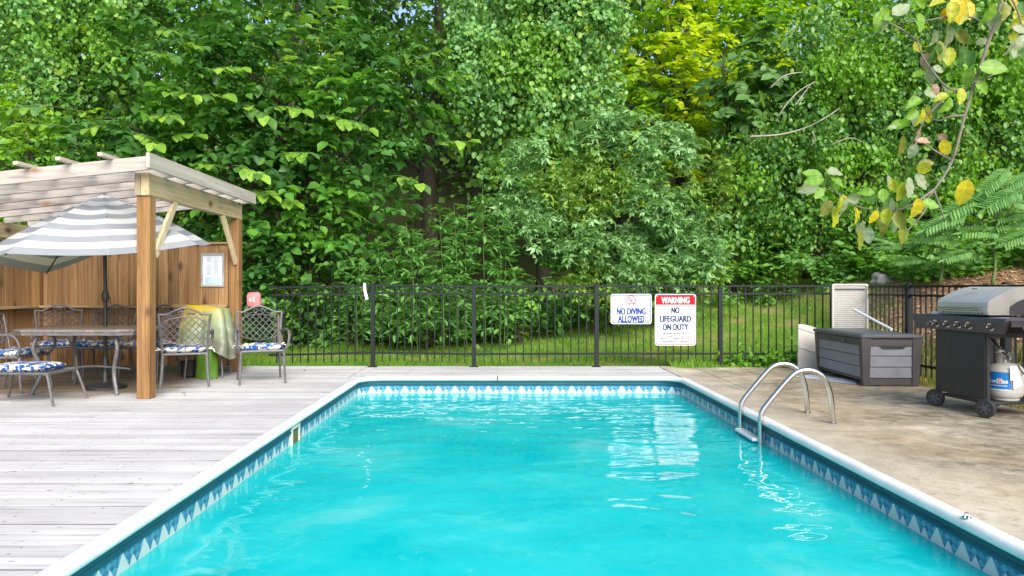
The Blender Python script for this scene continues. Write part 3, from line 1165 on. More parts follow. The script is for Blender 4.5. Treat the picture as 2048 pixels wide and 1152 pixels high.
# first-aid pouch
fp = at(507.5, 598.5, 10.62)
po = thing('first_aid_pouch', 'faded red pouch with white cross hanging on the pergola post by the fence', 'pouch', (fp.x, 10.62, fp.z), 0)
bd = MB()
for k, (sc_, yy) in enumerate(((.86, -.045), (.97, -.032), (1.0, 0), (.97, .03), (.86, .04))):
    ring = [(a * sc_, yy, b * sc_) for a, b in rbox_poly(.19, .215, .05)]
    o0 = len(bd.v)
    bd.v += ring
    n_ = len(ring)
    if k:
        bd.f += [(o0 - n_ + i, o0 - n_ + (i + 1) % n_, o0 + (i + 1) % n_, o0 + i) for i in range(n_)]
bd.f += [tuple(range(n_)), tuple(reversed(range(len(bd.v) - n_, len(bd.v))))]
obj('pouch_body', bd, M['pink'], po, smooth=45)
hs = MB().tube(bez([(-.05, 0, .10), (-.045, 0, .135), (.045, 0, .135), (.05, 0, .10)], 12), .006, 6)
obj('handle', hs, M['black'], po)
cr = MB()
cr.box((-.035, -.0465, .0), (.014, .002, .05)).box((-.035, -.0467, .0), (.045, .002, .014))
obj('cross', cr, M['white'], po)
cr = MB()
for k in range(4):
    cr.box((.012 + .002 * (k % 2), -.0465, .035 - .02 * k), (.03 - .006 * (k % 2), .002, .010))
obj('print_lines', cr, M['white'], po)
obj('zip', MB().tube([(-.08, -.034, .07), (-.05, -.036, .098), (.05, -.036, .098), (.08, -.034, .07)], .003, 5), M['black'], po)

# ------------------------------------------------------------------ garden chairs
def cushion_mesh(w_, d_, h_, tuft=True):
    n = 22
    v, f = [], []
    def prof(a, b):
        e = max(0.0, 1 - abs(a) ** 5) ** .5 * max(0.0, 1 - abs(b) ** 5) ** .5
        return e
    for side in (1, -1):
        for j in range(n + 1):
            for i in range(n + 1):
                a, b = -1 + 2 * i / n, -1 + 2 * j / n
                e = prof(a, b)
                z = side * h_ / 2 * e
                if tuft and side > 0:
                    for ta, tb in ((-.42, -.42), (.42, -.42), (-.42, .42), (.42, .42)):
                        z -= .5 * h_ * math.exp(-((a - ta) ** 2 + (b - tb) ** 2) / .03)
                    z += .10 * h_ * math.sin(a * 7) * math.sin(b * 6) * e
                rr = 1 - .05 * (abs(a) * abs(b)) ** 2
                v.append((a * w_ / 2 * rr, b * d_ / 2 * rr, z))
    m = (n + 1) ** 2
    for s_ in (0, 1):
        for j in range(n):
            for i in range(n):
                a = s_ * m + j * (n + 1) + i
                f.append((a, a + 1, a + n + 2, a + n + 1))
    mb = MB()
    mb.v, mb.f = v, f
    return mb


def make_chair(label, group):
    t = thing('garden_chair', label, 'chair', group=group)
    by = lambda z: .20 + (z - .40) * .26
    sf = MB()
    sf.tube([(-.245, -.25, .40), (.245, -.25, .40)], .016, 8)
    sf.tube([(-.235, .22, .39), (.235, .22, .39)], .014, 8)
    sf.tube([(-.25, -.25, .40), (-.24, .22, .39)], .015, 8)
    sf.tube([(.25, -.25, .40), (.24, .22, .39)], .015, 8)
    obj('seat_frame', sf, M['cast'], t, smooth=40)
    obj('seat', MB().box((0, -.015, .395), (.47, .46, .014), None, .004), M['cast'], t)
    for s in (-1, 1):
        obj('leg', MB().tube([(s * .248, -.245, .40), (s * .255, -.25, .25), (s * .265, -.275, .02), (s * .265, -.275, 0)], [.018, .016, .013, .016], 8), M['cast'], t, smooth=40)
        obj('leg', MB().tube([(s * .238, .215, .40), (s * .245, .235, .22), (s * .262, .305, .02), (s * .262, .307, 0)], [.018, .016, .013, .016], 8), M['cast'], t, smooth=40)
        ar = bez([(s * .262, by(.62), .62), (s * .292, .10, .645), (s * .305, -.16, .648), (s * .312, -.245, .62), (s * .308, -.285, .54), (s * .285, -.27, .45), (s * .25, -.235, .40)], 24)
        obj('arm', MB().tube(ar, .017, 8), M['cast'], t, smooth=40)
    fr = MB()
    for s in (-1, 1):
        fr.tube([(s * .242, .19, .38), (s * .255, by(.6), .6), (s * .28, by(.86), .865)], .015, 8)
    topz = lambda x: .862 + .075 * math.exp(-(x / .145) ** 2) - .012 * math.exp(-((abs(x) - .2) / .05) ** 2)
    fr.tube([(x / 100 * .28, by(topz(x / 100 * .28)), topz(x / 100 * .28)) for x in range(-100, 101, 8)], .013, 8)
    obj('back_frame', fr, M['cast'], t, smooth=40)
    upz = lambda x: .835 - .9 * x * x - .04 * abs(x)
    loz = lambda x: .505 + 1.15 * x * x
    hw = lambda z: .242 + (z - .38) * .079
    lat = MB()
    for fz in (upz, loz):
        lat.tube([(x, by(fz(x)), fz(x)) for x in np.linspace(-.25, .25, 17)], .008, 6)
    for sgn in (-1, 1):
        for z0 in np.arange(.22, 1.2, .083):
            run = []
            for x in np.linspace(-.26, .26, 40):
                z = z0 + sgn * x * 1.05 + .35 * x * x
                ok = loz(x) <= z <= upz(x) and abs(x) < hw(z)
                if ok:
                    run.append((x, by(z), z))
            if len(run) > 3:
                lat.tube(run[::max(1, len(run) // 7)] + [run[-1]], .0058, 5, caps=False)
    o = obj('lattice', lat, M['cast'], t, smooth=60, kind='stuff')
    sc = MB()
    for s in (-1, 1):
        sp = []
        for k in range(20):
            a = k / 19 * 2.3 * math.pi
            r = .036 - .026 * k / 19
            sp.append((s * (.042 - r * math.cos(a)), by(.875), .872 + r * math.sin(a)))
        sc.tube(sp, .006, 5)
        sp = []
        for k in range(16):
            a = k / 15 * 2.0 * math.pi
            r = .026 - .016 * k / 15
            sp.append((s * (.165 - r * math.cos(a)), by(.83), .832 + r * math.sin(a)))
        sc.tube(sp, .005, 5)
        sc.tube([(s * .08, by(.86), .862), (s * .12, by(.85), .845), (s * .145, by(.83), .82)], .006, 5)
    obj('scrollwork', sc, M['cast'], t, smooth=60)
    cu = obj('cushion', cushion_mesh(.50, .48, .085), M['cushion'], t, (0, -.02, .437), smooth=True)
    ti = MB()
    for s in (-1, 1):
        ti.tube(bez([(s * .22, .20, 0), (s * .27, .23, .01), (s * .31, .22, .005), (s * .33, .25, -.03)], 9), .006, 5, flat=.5)
        ti.tube(bez([(s * .25, .22, .005), (s * .29, .25, .03), (s * .30, .21, .03), (s * .25, .22, .005)], 9), .004, 5)
    obj('tie', ti, M['white'], cu, smooth=True)
    return t


GR = 'grey metal garden chairs round the table'
ch0 = make_chair('grey metal lattice-back chair facing the pool beside the fence end', GR)
ch0.location = (-2.985, 9.24, 0)
ch0.rotation_euler.z = R(22)
for lab, x, y, rz in (
        ('lattice-back chair seen from behind, just right of the front pergola post', -3.80, 8.93, 202),
        ('chair at the left end of the table, turned sideways towards it', -5.56, 8.45, 88),
        ('chair behind the table, directly left of the umbrella pole', -5.20, 9.72, 4),
        ('chair behind the table, between umbrella pole and front pergola post', -4.62, 9.76, -6),
        ('chair behind the table, in the corner of the board screen', -5.86, 9.84, 32)):
    c = copy_tree(ch0)
    c['label'] = lab
    c.location = (x, y, 0)
    c.rotation_euler.z = R(rz)

# footstool
ot = thing('footstool', 'low grey metal footstool with blue and cream cushion in front of the table', 'footstool', (-4.83, 7.60, 0), R(-3))
of = MB()
for s in (-1, 1):
    of.tube([(-.36, s * .23, .315), (.33, s * .23, .315), (.36, s * .23, .312)], .014, 8)
    of.tube([(s * .34, -.23, .315), (s * .34, .23, .315)], .014, 8)
obj('frame', of, M['cast'], ot, smooth=40)
sl = MB().box((0, 0, 0), (.012, .45, .008), None, .002).mesh('slat')
for k in range(9):
    link('slat', sl, M['cast'], ot, (-.28 + .07 * k, 0, .318))
for sx in (-1, 1):
    for s in (-1, 1):
        obj('leg', MB().tube(bez([(sx * .30, s * .232, .312), (sx * .345, s * .236, .295), (sx * .375, s * .25, .2), (sx * .435, s * .275, 0)], 9), .013, 8), M['cast'], ot, smooth=40)
obj('cushion', cushion_mesh(.60, .50, .085, False), M['cushion'], ot, (-.05, 0, .362), smooth=True)

# table
tb = thing('patio_table', 'long grey metal patio table under the striped umbrella', 'table', (-4.66, 8.50, 0), 0)
op = [(-.66, -.42), (-.52, -.52), (.52, -.52), (.66, -.42), (.68, 0), (.60, .42), (.46, .52), (-.50, .52), (-.60, .42), (-.68, 0)]
tt = MB().prism(op, .690, .72)
obj('tabletop', tt, M['tabletop'], tb, bevel=.006)
ap = MB().prism([(a * .985, b * .985) for a, b in op], .655, .689)
obj('apron', ap, M['cast'], tb)
for sx in (-1, 1):
    for s in (-1, 1):
        obj('leg', MB().tube(bez([(sx * .42, s * .36, .66), (sx * .46, s * .39, .5), (sx * .40, s * .34, .25), (sx * .47, s * .41, 0)], 12), [.022] * 12 + [.024], 8), M['cast'], tb, smooth=40)
obj('stretcher', MB().tube(bez([(-.41, 0, .24), (0, .0, .27), (.41, 0, .24)], 8), .013, 8), M['cast'], tb, smooth=40)

# ------------------------------------------------------------------ umbrella
UX, UY = -4.60, 8.62
um = thing('patio_umbrella', 'grey and white striped patio umbrella with one sagging panel', 'umbrella', (UX, UY, 0), 0)
obj('pole', MB().tube([(0, 0, .02), (0, 0, 1.2), (-.015, 0, 2.2)], .021, 10), M['pole'], um, smooth=40)
obj('base', MB().lathe([(.23, 0), (.23, .03), (.19, .05), (.06, .07), (.035, .10), (.03, .36), (.024, .37)], 24), M['black'], um, smooth=40)
ck = MB().lathe([(.022, 1.005), (.036, 1.03), (.042, 1.07), (.036, 1.11), (.024, 1.14)], 14)
ck.tube([(.03, -.01, 1.07), (.07, -.02, 1.06), (.07, -.02, .99)], .007, 6)
obj('crank', ck, M['black'], um, smooth=40)
APEX = Vector((-.02, .0, 2.265))
angs = [-15, 30, 75, 114, 146, 205, 255, 300]
zs = {-15: 1.655, 30: 1.715, 75: 1.78, 114: 1.70, 146: 1.36, 205: 1.49, 255: 1.515, 300: 1.505}
RR = 1.29
rim = []
for a in angs:
    rr = RR * {146: 1.10, 30: .90, -15: .97}.get(a, 1)
    rim.append(Vector((rr * math.cos(R(a)), rr * math.sin(R(a)), zs[a])))
NR, NS = 12, 8
cv, cf, cuv = [], [], []
for k in range(8):
    A, Bp = rim[k], rim[(k + 1) % 8]
    base = len(cv)
    for i in range(NR + 1):
        f = i / NR
        for j in range(NS + 1):
            s = j / NS
            q = A.lerp(Bp, s)
            p = APEX.lerp(q, f)
            p.z += .045 * math.sin(math.pi * f) * (1 - .35 * math.sin(math.pi * s))
            p.z -= .012 * f * math.sin(math.pi * s)
            rad = Vector((p.x - APEX.x, p.y - APEX.y, 0))
            p -= rad * .018 * math.sin(math.pi * s)
            cv.append(p)
            cuv.append((s, f))
    for i in range(NR):
        for j in range(NS):
            a = base + i * (NS + 1) + j
            cf.append((a, a + 1, a + NS + 2, a + NS + 1))
for ring_k in range(8):
    pass
cme = bpy.data.meshes.new('canopy')
cme.from_pydata(cv, [], cf)
lay = cme.uv_layers.new(name='UVMap')
for lp in cme.loops:
    lay.data[lp.index].uv = cuv[lp.vertex_index]
can = link('canopy', cme, M['canopy'], um, smooth=True)
for k in range(8):
    p = [APEX.lerp(rim[k], f) + Vector((0, 0, .045 * math.sin(math.pi * f) - .014)) for f in (0.05, .25, .5, .75, 1)]
    obj('rib', MB().tube(p, .007, 6), M['pole'], um)
    m_ = APEX.lerp(rim[k], .5) + Vector((0, 0, .06))
    obj('strut', MB().tube([(0, 0, 1.72), m_], .006, 6), M['pole'], um)
obj('finial', MB().lathe([(.028, 0), (.03, .012), (.018, .026), (.001, .03)], 10, (APEX.x, APEX.y, APEX.z - .004)), M['white'], um, smooth=True)
tz = MB().lathe([(.024, 1.70), (.034, 1.71), (.034, 1.75), (.024, 1.76)], 12)
obj('runner', tz, M['pole'], um)

# ------------------------------------------------------------------ covered stand with bag
cvx, cvy = -3.86, 9.78
cov = thing('vinyl_cover', 'crumpled yellow to grey-green vinyl cover draped over a stand by the screen', 'cover', (cvx, cvy, 0), 0)
rng = np.random.default_rng(5)
v, f = [], []
NA, NZ = 56, 16
outl = []
for j in range(NZ + 1):
    t_ = j / NZ
    z = .92 - .60 * t_ ** 1.15
    for i in range(NA):
        a = 2 * math.pi * i / NA
        ca, sa = math.cos(a), math.sin(a)
        # rounded square plan, flaring with folds
        sq = 1 / max(abs(ca), abs(sa)) ** .75
        r = (.235 + .13 * t_) * sq
        fold = .045 * math.sin(a * 6 + 1.2) + .03 * math.sin(a * 11 + 2 + 3 * t_) + .02 * math.sin(a * 17)
        r += fold * t_ * 1.2
        hem = (.055 * math.sin(a * 4 + .6) + .05 * math.sin(a * 2 - 1.0)) * t_ ** 3
        cre = .015 * math.sin(z * 34 + a * 3)
        slope = .03 * ca * (1 - t_) * -1
        v.append(((r + cre * t_) * ca * 1.05, (r + cre * t_) * sa * .8, z + hem + slope + .012 * math.sin(a * 5 + j)))
for j in range(NZ):
    for i in range(NA):
        f.append((j * NA + i, j * NA + (i + 1) % NA, (j + 1) * NA + (i + 1) % NA, (j + 1) * NA + i))
v.append((-.02, 0, .945))
for i in range(NA):
    f.append((i, (i + 1) % NA, len(v) - 1))
mb = MB()
mb.v, mb.f = v, f
obj('cover_sheet', mb, M['cover'], cov, smooth=True)
stn = thing('metal_stand', 'dark metal stand whose legs show under the draped vinyl cover', 'stand', (cvx, cvy, 0), R(8))
for sx in (-1, 1):
    for s in (-1, 1):
        obj('leg', MB().tube([(sx * .2, s * .18, .85), (sx * .215, s * .2, .3), (sx * .235, s * .24, 0)], .013, 8), M['cast'], stn, smooth=40)
obj('shelf', MB().box((0, 0, .84), (.44, .40, .02), None, .004), M['cast'], stn)
bg_ = MB()
NA = 20
for j in range(7):
    t_ = j / 6
    z = .40 - .395 * t_
    for i in range(NA):
        a = 2 * math.pi * i / NA
        r = .12 + .02 * t_ + .012 * math.sin(a * 5 + t_ * 3)
        bg_.v.append((r * math.cos(a) * 1.0 + .05, r * math.sin(a) * .8 - .16, z))
for j in range(6):
    for i in range(NA):
        bg_.f.append((j * NA + i, j * NA + (i + 1) % NA, (j + 1) * NA + (i + 1) % NA, (j + 1) * NA + i))
bg_.f.append(tuple(6 * NA + i for i in range(NA)))
tag(obj('tote_bag', bg_, M['lime'], None, (cvx, cvy, 0), smooth=50), 'lime green bag on the deck under the vinyl cover', 'bag')
tag(obj('storage_tub', MB().lathe([(.09, 0), (.11, .02), (.12, .2), (.126, .21), (.118, .212), (.10, .03)], 18, (cvx - .22, cvy - .05, .002)), M['black'], smooth=40), 'small black tub on the deck beside the lime green bag', 'tub')

# ------------------------------------------------------------------ pool ladder
ld = thing('pool_ladder', 'curved stainless steel pool ladder on the right side of the pool', 'ladder', (0, 0, 0))
for yv in (6.40, 6.93):
    pts = [(2.255, yv, -1.15), (2.255, yv, -.5), (2.255, yv, -.02)]
    pts += bez([(2.255, yv, .04), (2.28, yv, .12), (2.40, yv, .27), (2.52, yv, .405), (2.60, yv, .452), (2.70, yv, .455), (2.79, yv, .405), (2.845, yv, .30), (2.872, yv, .16), (2.88, yv, .0)], 40)
    rl = obj('rail', MB().tube(pts, .0235, 14), M['chrome'], ld, smooth=50)
    obj('flange', MB().lathe([(.034, .001), (.034, .006), (.026, .012)], 16, (2.88, yv, 0)), M['chrome'], rl, smooth=40)
for k in range(3):
    zz = -.150 - .27 * k
    obj('step', MB().box((2.235, 6.665, zz), (.085, .49, .03), None, .008), M['white'], ld)
obj('bolt', MB().lathe([(.006, 0), (.006, .01)], 8, (2.228, 6.40, -.13), 'x'), M['chrome'], ld)

# ------------------------------------------------------------------ deck box
bx = thing('storage_box', 'grey plank-look resin storage box with dark lid on the concrete', 'storage box', (4.66, 9.46, 0), R(-2))
BW, BD, BH = .71, 1.44, .575
obj('lid', MB().box((0, 0, BH + .018), (BW + .03, BD + .03, .045), None, .014), M['resinlid'], bx)
pl_ = MB().box((0, 0, BH + .042), (BW - .12, BD - .14, .012), None, .005)
obj('lid_panel', pl_, M['resinlid'], bx)
for sx in (-1, 1):
    for s in (-1, 1):
        mb = MB()
        wt, wb = .115, .075
        def quad(z, wv, off):
            x1, y1 = sx * (BW / 2 - off), s * (BD / 2 - off)
            x0, y0 = x1 - sx * wv, y1 - s * wv * .8
            return [(x0, y0, z), (x1, y0, z), (x1, y1, z), (x0, y1, z)]
        mb.add(quad(0, wb, .03) + quad(BH - .005, wt, .0), [(0, 1, 2, 3), (4, 5, 6, 7), (0, 1, 5, 4), (1, 2, 6, 5), (2, 3, 7, 6), (3, 0, 4, 7)])
        obj('corner_post', mb, M['resindark'], bx, bevel=.004)
pz = [.118 + .132 * k for k in range(3)]
mp_ = {'x': MB().box((0, 0, 0), (BW - .12, .02, .126), None, .005).mesh('plank'), 'y': MB().box((0, 0, 0), (.02, BD - .12, .126), None, .005).mesh('plank')}
for z in pz:
    tl = (.45 - z) * .05
    for s in (-1, 1):
        link('plank', mp_['x'], M['resin'], bx, (0, s * (BD / 2 - .03 - tl), z + .045))
        link('plank', mp_['y'], M['resin'], bx, (s * (BW / 2 - .03 - tl), 0, z + .045))
for s in (-1, 1):
    obj('top_rail', MB().box((0, s * (BD / 2 - .025), .523), (BW - .16, .03, .085), None, .006), M['resindark'], bx)
    obj('top_rail', MB().box((s * (BW / 2 - .025), 0, .523), (.03, BD - .18, .085), None, .006), M['resindark'], bx)
    obj('base_rail', MB().box((0, s * (BD / 2 - .055), .05), (BW - .14, .03, .085), None, .006), M['resindark'], bx)
obj('inner_shell', MB().box((0, 0, .31), (BW - .12, BD - .12, .5)), M['resindark'], bx)
obj('handle_recess', MB().prism([(-.16, .0), (.16, .0), (.12, -.032), (-.12, -.032)], -BD / 2 - .0045, -BD / 2 + .0, 'xz', (0.02, .012, .485)), M['black'], bx)
obj('latch', MB().box((-BW / 2 - .012, -.25, .515), (.006, .05, .04), None, .002), M['resinlid'], bx)

# beige panels and pole behind the box
wl = thing('woven_panel', 'pale grey woven resin panel standing upright behind the storage box', 'panel', (5.02, 10.62, 0), R(-4))
wlm = MB().prism(rbox_poly(.50, 1.23, .03), -.012, .012, 'xz', (0, 0, .615))
obj('panel', wlm, M['weave'], wl)
rm = MB()
po_ = rbox_poly(.50, 1.23, .03)
pi_ = rbox_poly(.455, 1.185, .02)
for yy, sg_ in ((-.028, 1), (.028, -1)):
    pass
k = len(po_)
rm.add([(a, -.028, b + .615) for a, b in po_] + [(a, -.028, b + .615) for a, b in pi_] + [(a, .02, b + .615) for a, b in po_] + [(a, .0, b + .615) for a, b in pi_],
       [(i, (i + 1) % k, k + (i + 1) % k, k + i) for i in range(k)] + [(2 * k + i, 2 * k + (i + 1) % k, (i + 1) % k, i) for i in range(k)] + [(k + i, k + (i + 1) % k, 3 * k + (i + 1) % k, 3 * k + i) for i in range(k)])
obj('rim', rm, M['beige'], wl)
obj('hinge_bar', MB().box((0, -.024, 1.155), (.42, .02, .018), None, .004), M['resinlid'], wl)
bp = thing('beige_panel', 'smooth beige resin panel with curved top leaning behind the storage box', 'panel', (4.50, 10.50, 0), R(-2))
prof = []
for i in range(13):
    x = -.27 + .54 * i / 12
    prof.append((x, .655 - .075 * sm(-.22, .1, x) + .0))
poly = [(-.27, 0), (.27, 0)] + [(float(a), float(b)) for a, b in reversed(prof)]
obj('panel', MB().prism(poly, -.02, .02, 'xz'), M['beige'], bp, bevel=.008)
gr_ = MB().tube([(-.265, -.024, .33), (-.2, -.024, .32), (-.1, -.024, .275), (.0, -.024, .27), (.2, -.024, .265)], .008, 6)
obj('moulded_line', gr_, M['beige'], bp, smooth=True)
gr_ = MB().tube([(-.262, -.024, .60), (-.18, -.024, .575), (-.05, -.024, .535), (.2, -.024, .53)], .007, 6)
obj('moulded_line', gr_, M['beige'], bp, smooth=True)
pl = MB().tube([(4.93, 10.30, .87), (5.03, 9.50, .638)], .018, 10)
tag(obj('white_pole', pl, M['white'], smooth=40), 'white pole leaning down behind the storage box from the woven panel', 'pole')
sh = MB()
pp = [(3.86, 9.75), (4.24, 9.05), (4.33, 9.0), (4.5, 9.3), (4.2, 9.95)]
sh.prism(pp, .004, .008)
tag(obj('white_sheet', sh, M['white']), 'flat white sheet lying on the concrete under the storage box', 'sheet')

# ------------------------------------------------------------------ gas grill
gl = thing('gas_grill', 'gas grill with stainless steel hood on a black wheeled cart', 'grill', (4.665, 7.02, 0), R(5))
# local axes: front is -x, the end towards the pool's shallow side is -y
body = MB()
obj('front_panel', MB().box((-.315, 0, .46), (.022, .655, .60), None, .003), M['black'], gl)
obj('back_rail', MB().box((.30, 0, .30), (.015, .63, .05), None, .003), M['black'], gl)
obj('end_panel', MB().box((-.02, .325, .46), (.60, .016, .60), None, .003), M['black'], gl)
for sx in (-.30, .30):
    for s in (-.325, .325):
        obj('cart_leg', MB().box((sx, s * 1.01, .42), (.035, .03, .72), None, .003), M['black'], gl)
obj('bottom_shelf', MB().box((0, 0, .125), (.60, .64, .02), None, .003), M['black'], gl)
obj('top_rail', MB().box((0, -.333, .745), (.60, .025, .05), None, .003), M['black'], gl)
# firebox
fbx = MB().prism([(-.28, .90), (.28, .90), (.24, .76), (-.24, .76)], -.33, .33, 'xz')
obj('firebox', fbx, M['black'], gl, bevel=.004)
# hood: quarter-round profile
hp = [(-.295, .925), (-.305, .96), (-.302, 1.035), (-.285, 1.055), (-.22, 1.095), (-.14, 1.135), (-.05, 1.165), (.04, 1.182), (.13, 1.178), (.21, 1.15), (.27, 1.09), (.30, 1.01), (.30, .925)]
hd = MB()
n_ = len(hp)
hd.add([(a, -.335, b) for a, b in hp] + [(a, .335, b) for a, b in hp], [(i, i + 1, n_ + i + 1, n_ + i) for i in range(n_ - 1)])
obj('hood', hd, M['steel'], gl, smooth=35)
hi = [(a * .62 + .09, .925 + (b - .925) * .62) for a, b in hp]
for s in (-1, 1):
    e = MB()
    e.add([(a, s * .335, b) for a, b in hp] + [(a, s * .337, b) for a, b in hi], [(i, i + 1, n_ + i + 1, n_ + i) for i in range(n_ - 1)])
    obj('hood_end', e, M['steelend'], gl)
    e = MB()
    e.add([(a, s * .329, b) for a, b in hi], [tuple(range(n_))])
    obj('hood_vent', e, M['black'], gl)
hn = MB().tube([(-.345, -.29, .975), (-.345, .29, .975)], .014, 10)
for s in (-.27, .27):
    hn.tube([(-.30, s, .97), (-.345, s, .975)], .010, 8)
obj('handle', hn, M['chrome'], gl, smooth=40)
tg = MB().lathe([(.02, 0), (.024, .004), (.02, .009)], 14, (-.17, 0, 1.158))
obj('thermometer', tg, M['black'], gl)
for k in range(12):
    pass
vt = MB()
for k in range(14):
    vt.box((-.2975, -.26 + .04 * k, .940), (.006, .022, .012))
obj('vent_slots', vt, M['black'], gl)
# control panel with slanted end
cpv = MB()
pf = [(-.365, .905), (-.385, .875), (-.345, .765), (-.30, .765), (-.29, .905)]
ends = (-.63, .60)
shift = lambda z: .0 if z > .86 else .10
cpv.add([(a, ends[0] + shift(b), b) for a, b in pf] + [(a, ends[1], b) for a, b in pf], [tuple(range(5)), tuple(reversed(range(5, 10)))] + [(i, (i + 1) % 5, 5 + (i + 1) % 5, 5 + i) for i in range(5)])
cp = obj('control_panel', cpv, M['panelgrey'], gl)
nrm = Vector((-.11, 0, .04)).normalized()
nv = Vector((-math.cos(R(20)), 0, math.sin(R(-20)) * -1)).normalized()
nv = Vector((-.94, 0, -.34))


def knob(yv, r, nm='knob'):
    c = Vector((-.367, yv, .825))
    mb = MB()
    q = nv.to_track_quat('Z', 'Y').to_matrix()
    k = MB().lathe([(r * 1.0, 0), (r, .012), (r * .8, .03), (r * .3, .034)], 16)
    ko = obj(nm, MB().add([c + q @ Vector(p) for p in k.v], k.f), M['black'], gl, smooth=40)
    g_ = MB().lathe([(r * 1.8, -.003), (r * 1.8, .003), (r * 1.1, .004)], 18)
    obj('dial_ring', MB().add([c + q @ Vector(p) for p in g_.v], g_.f), M['chrome'], ko, smooth=40)
    m_ = MB().box((0, r * .55, .036), (.004, r * .7, .004))
    obj('pointer', MB().add([c + q @ Vector(p) for p in m_.v], m_.f), M['white'], ko)


for yv in (.265, .11, -.04, -.185, -.45):
    knob(yv, .021)
knob(.335, .012, 'ignition_button')
# side shelves
for s, y0, y1 in ((-1, -.63, -.345), (1, .345, .60)):
    obj('side_shelf', MB().box((-.02, (y0 + y1) / 2, .893), (.62, abs(y1 - y0), .03), None, .006), M['panelgrey'], gl)
    obj('shelf_apron', MB().box((-.02, s * (abs(y1 if s > 0 else y0) - .008), .855), (.60, .016, .05), None, .003), M['black'], gl)
bb = MB().lathe([(.085, 0), (.085, .012), (.05, .016), (.05, .024)], 18, (0, -.49, .91))
obj('side_burner', bb, M['black'], gl, smooth=40)
tbv = MB().tube(bez([(-.22, -.638, .83), (-.22, -.675, .80), (-.14, -.69, .775), (.02, -.69, .775), (.09, -.675, .79), (.10, -.638, .84)], 20), .010, 8)
obj('towel_bar', tbv, M['chrome'], gl, smooth=40)
obj('shelf_item', MB().lathe([(.045, 0), (.045, .018), (.03, .022)], 14, (-.2, .50, .909)), M['white'], gl, smooth=40)
# wheels
for yv in (-.335, .335):
    for xo in (-.325,):
        wh = MB()
        prof = [(.05, -.022), (.078, -.022), (.085, -.014), (.085, .014), (.078, .022), (.05, .022)]
        wh.lathe(prof, 24, (0, 0, 0), 'x')
        q = obj('wheel', wh, M['tyre'], gl, (xo, yv, .086), smooth=35)
        q.rotation_euler.z = R(28)
        hb = MB().lathe([(.052, -.012), (.052, .012)], 20, (0, 0, 0), 'x')
        h_ = obj('hub', hb, M['black'], q)
        spk = MB()
        for k in range(6):
            a = R(60 * k + 12)
            spk.bar((-.020, .012 * math.cos(a), .012 * math.sin(a)), (-.020, .05 * math.cos(a), .05 * math.sin(a)), .016, .012, (1, 0, 0))
        spk.lathe([(.014, -.03), (.014, -.016)], 10, (0, 0, 0), 'x')
        obj('spoke', spk, M['hub'], q)
obj('foot', MB().box((.29, -.30, .035), (.04, .04, .07)), M['black'], gl)
obj('foot', MB().box((.29, .30, .035), (.04, .04, .07)), M['black'], gl)

# propane cylinder
tkc = gl.location + Vector((.005, -.165, 0))
tk = thing('gas_cylinder', 'white gas cylinder with blue label inside the open end of the grill cart', 'gas cylinder', (tkc.x + .03, tkc.y + .03, .137), R(0))
obj('tank_body', MB().lathe([(.10, .022), (.135, .03), (.152, .06), (.156, .10), (.156, .255), (.150, .285), (.125, .315), (.08, .335), (.03, .342)], 36), M['tank'], tk, smooth=40)
obj('foot_ring', MB().lathe([(.11, 0), (.115, .0), (.115, .035), (.11, .035)], 30), M['tank'], tk, smooth=40)
col_ = MB()
n_ = 20
for i in range(n_ + 1):
    a = R(-40 + 260 * i / n_)
    for r, z in ((.082, .33), (.082, .43), (.078, .43), (.078, .33)):
        col_.v.append((r * math.cos(a), r * math.sin(a), z))
for i in range(n_):
    for j in range(4):
        col_.f.append((i * 4 + j, i * 4 + (j + 1) % 4, (i + 1) * 4 + (j + 1) % 4, (i + 1) * 4 + j))
obj('collar', col_, M['tank'], tk, smooth=40)
vl = MB().lathe([(.018, .34), (.018, .40), (.012, .40), (.012, .42)], 12).tube([(0, -.01, .385), (0, -.07, .385)], .014, 8)
obj('valve', vl, M['silver'], tk, smooth=40)
obj('valve_knob', MB().lathe([(.022, .42), (.026, .43), (.022, .445)], 12), M['black'], tk, smooth=40)


def wrap(name, a0, a1, z0, z1, r, material, n=16):
    mb = MB()
    for i in range(n + 1):
        a = R(a0 + (a1 - a0) * i / n)
        for z in (z0, z1):
            mb.v.append((r * math.cos(a), r * math.sin(a), z))
    for i in range(n):
        mb.f.append((2 * i, 2 * i + 2, 2 * i + 3, 2 * i + 1))
    return obj(name, mb, material, tk, smooth=True)


CA = -119          # direction of the camera seen from the cylinder
lb = wrap('label', CA - 88, CA + 12, .105, .262, .1572, M['blue'])
wrap('label_band', CA - 88, CA + 12, .096, .105, .1573, M['white'])


def wraptext(s, h_, arc_deg, a_c, z, material, r=.1585):
    cu = text('lettering', s, 1.0, 1.0, material, tk, (0, 0, 0), bold=.03, thick=0)
    me = cu.data
    for vtx in me.vertices:
        x, zz = vtx.co.x, vtx.co.z
        a = R(a_c + x * arc_deg)
        vtx.co = (r * math.cos(a), r * math.sin(a), z + zz * h_)
    me.update()


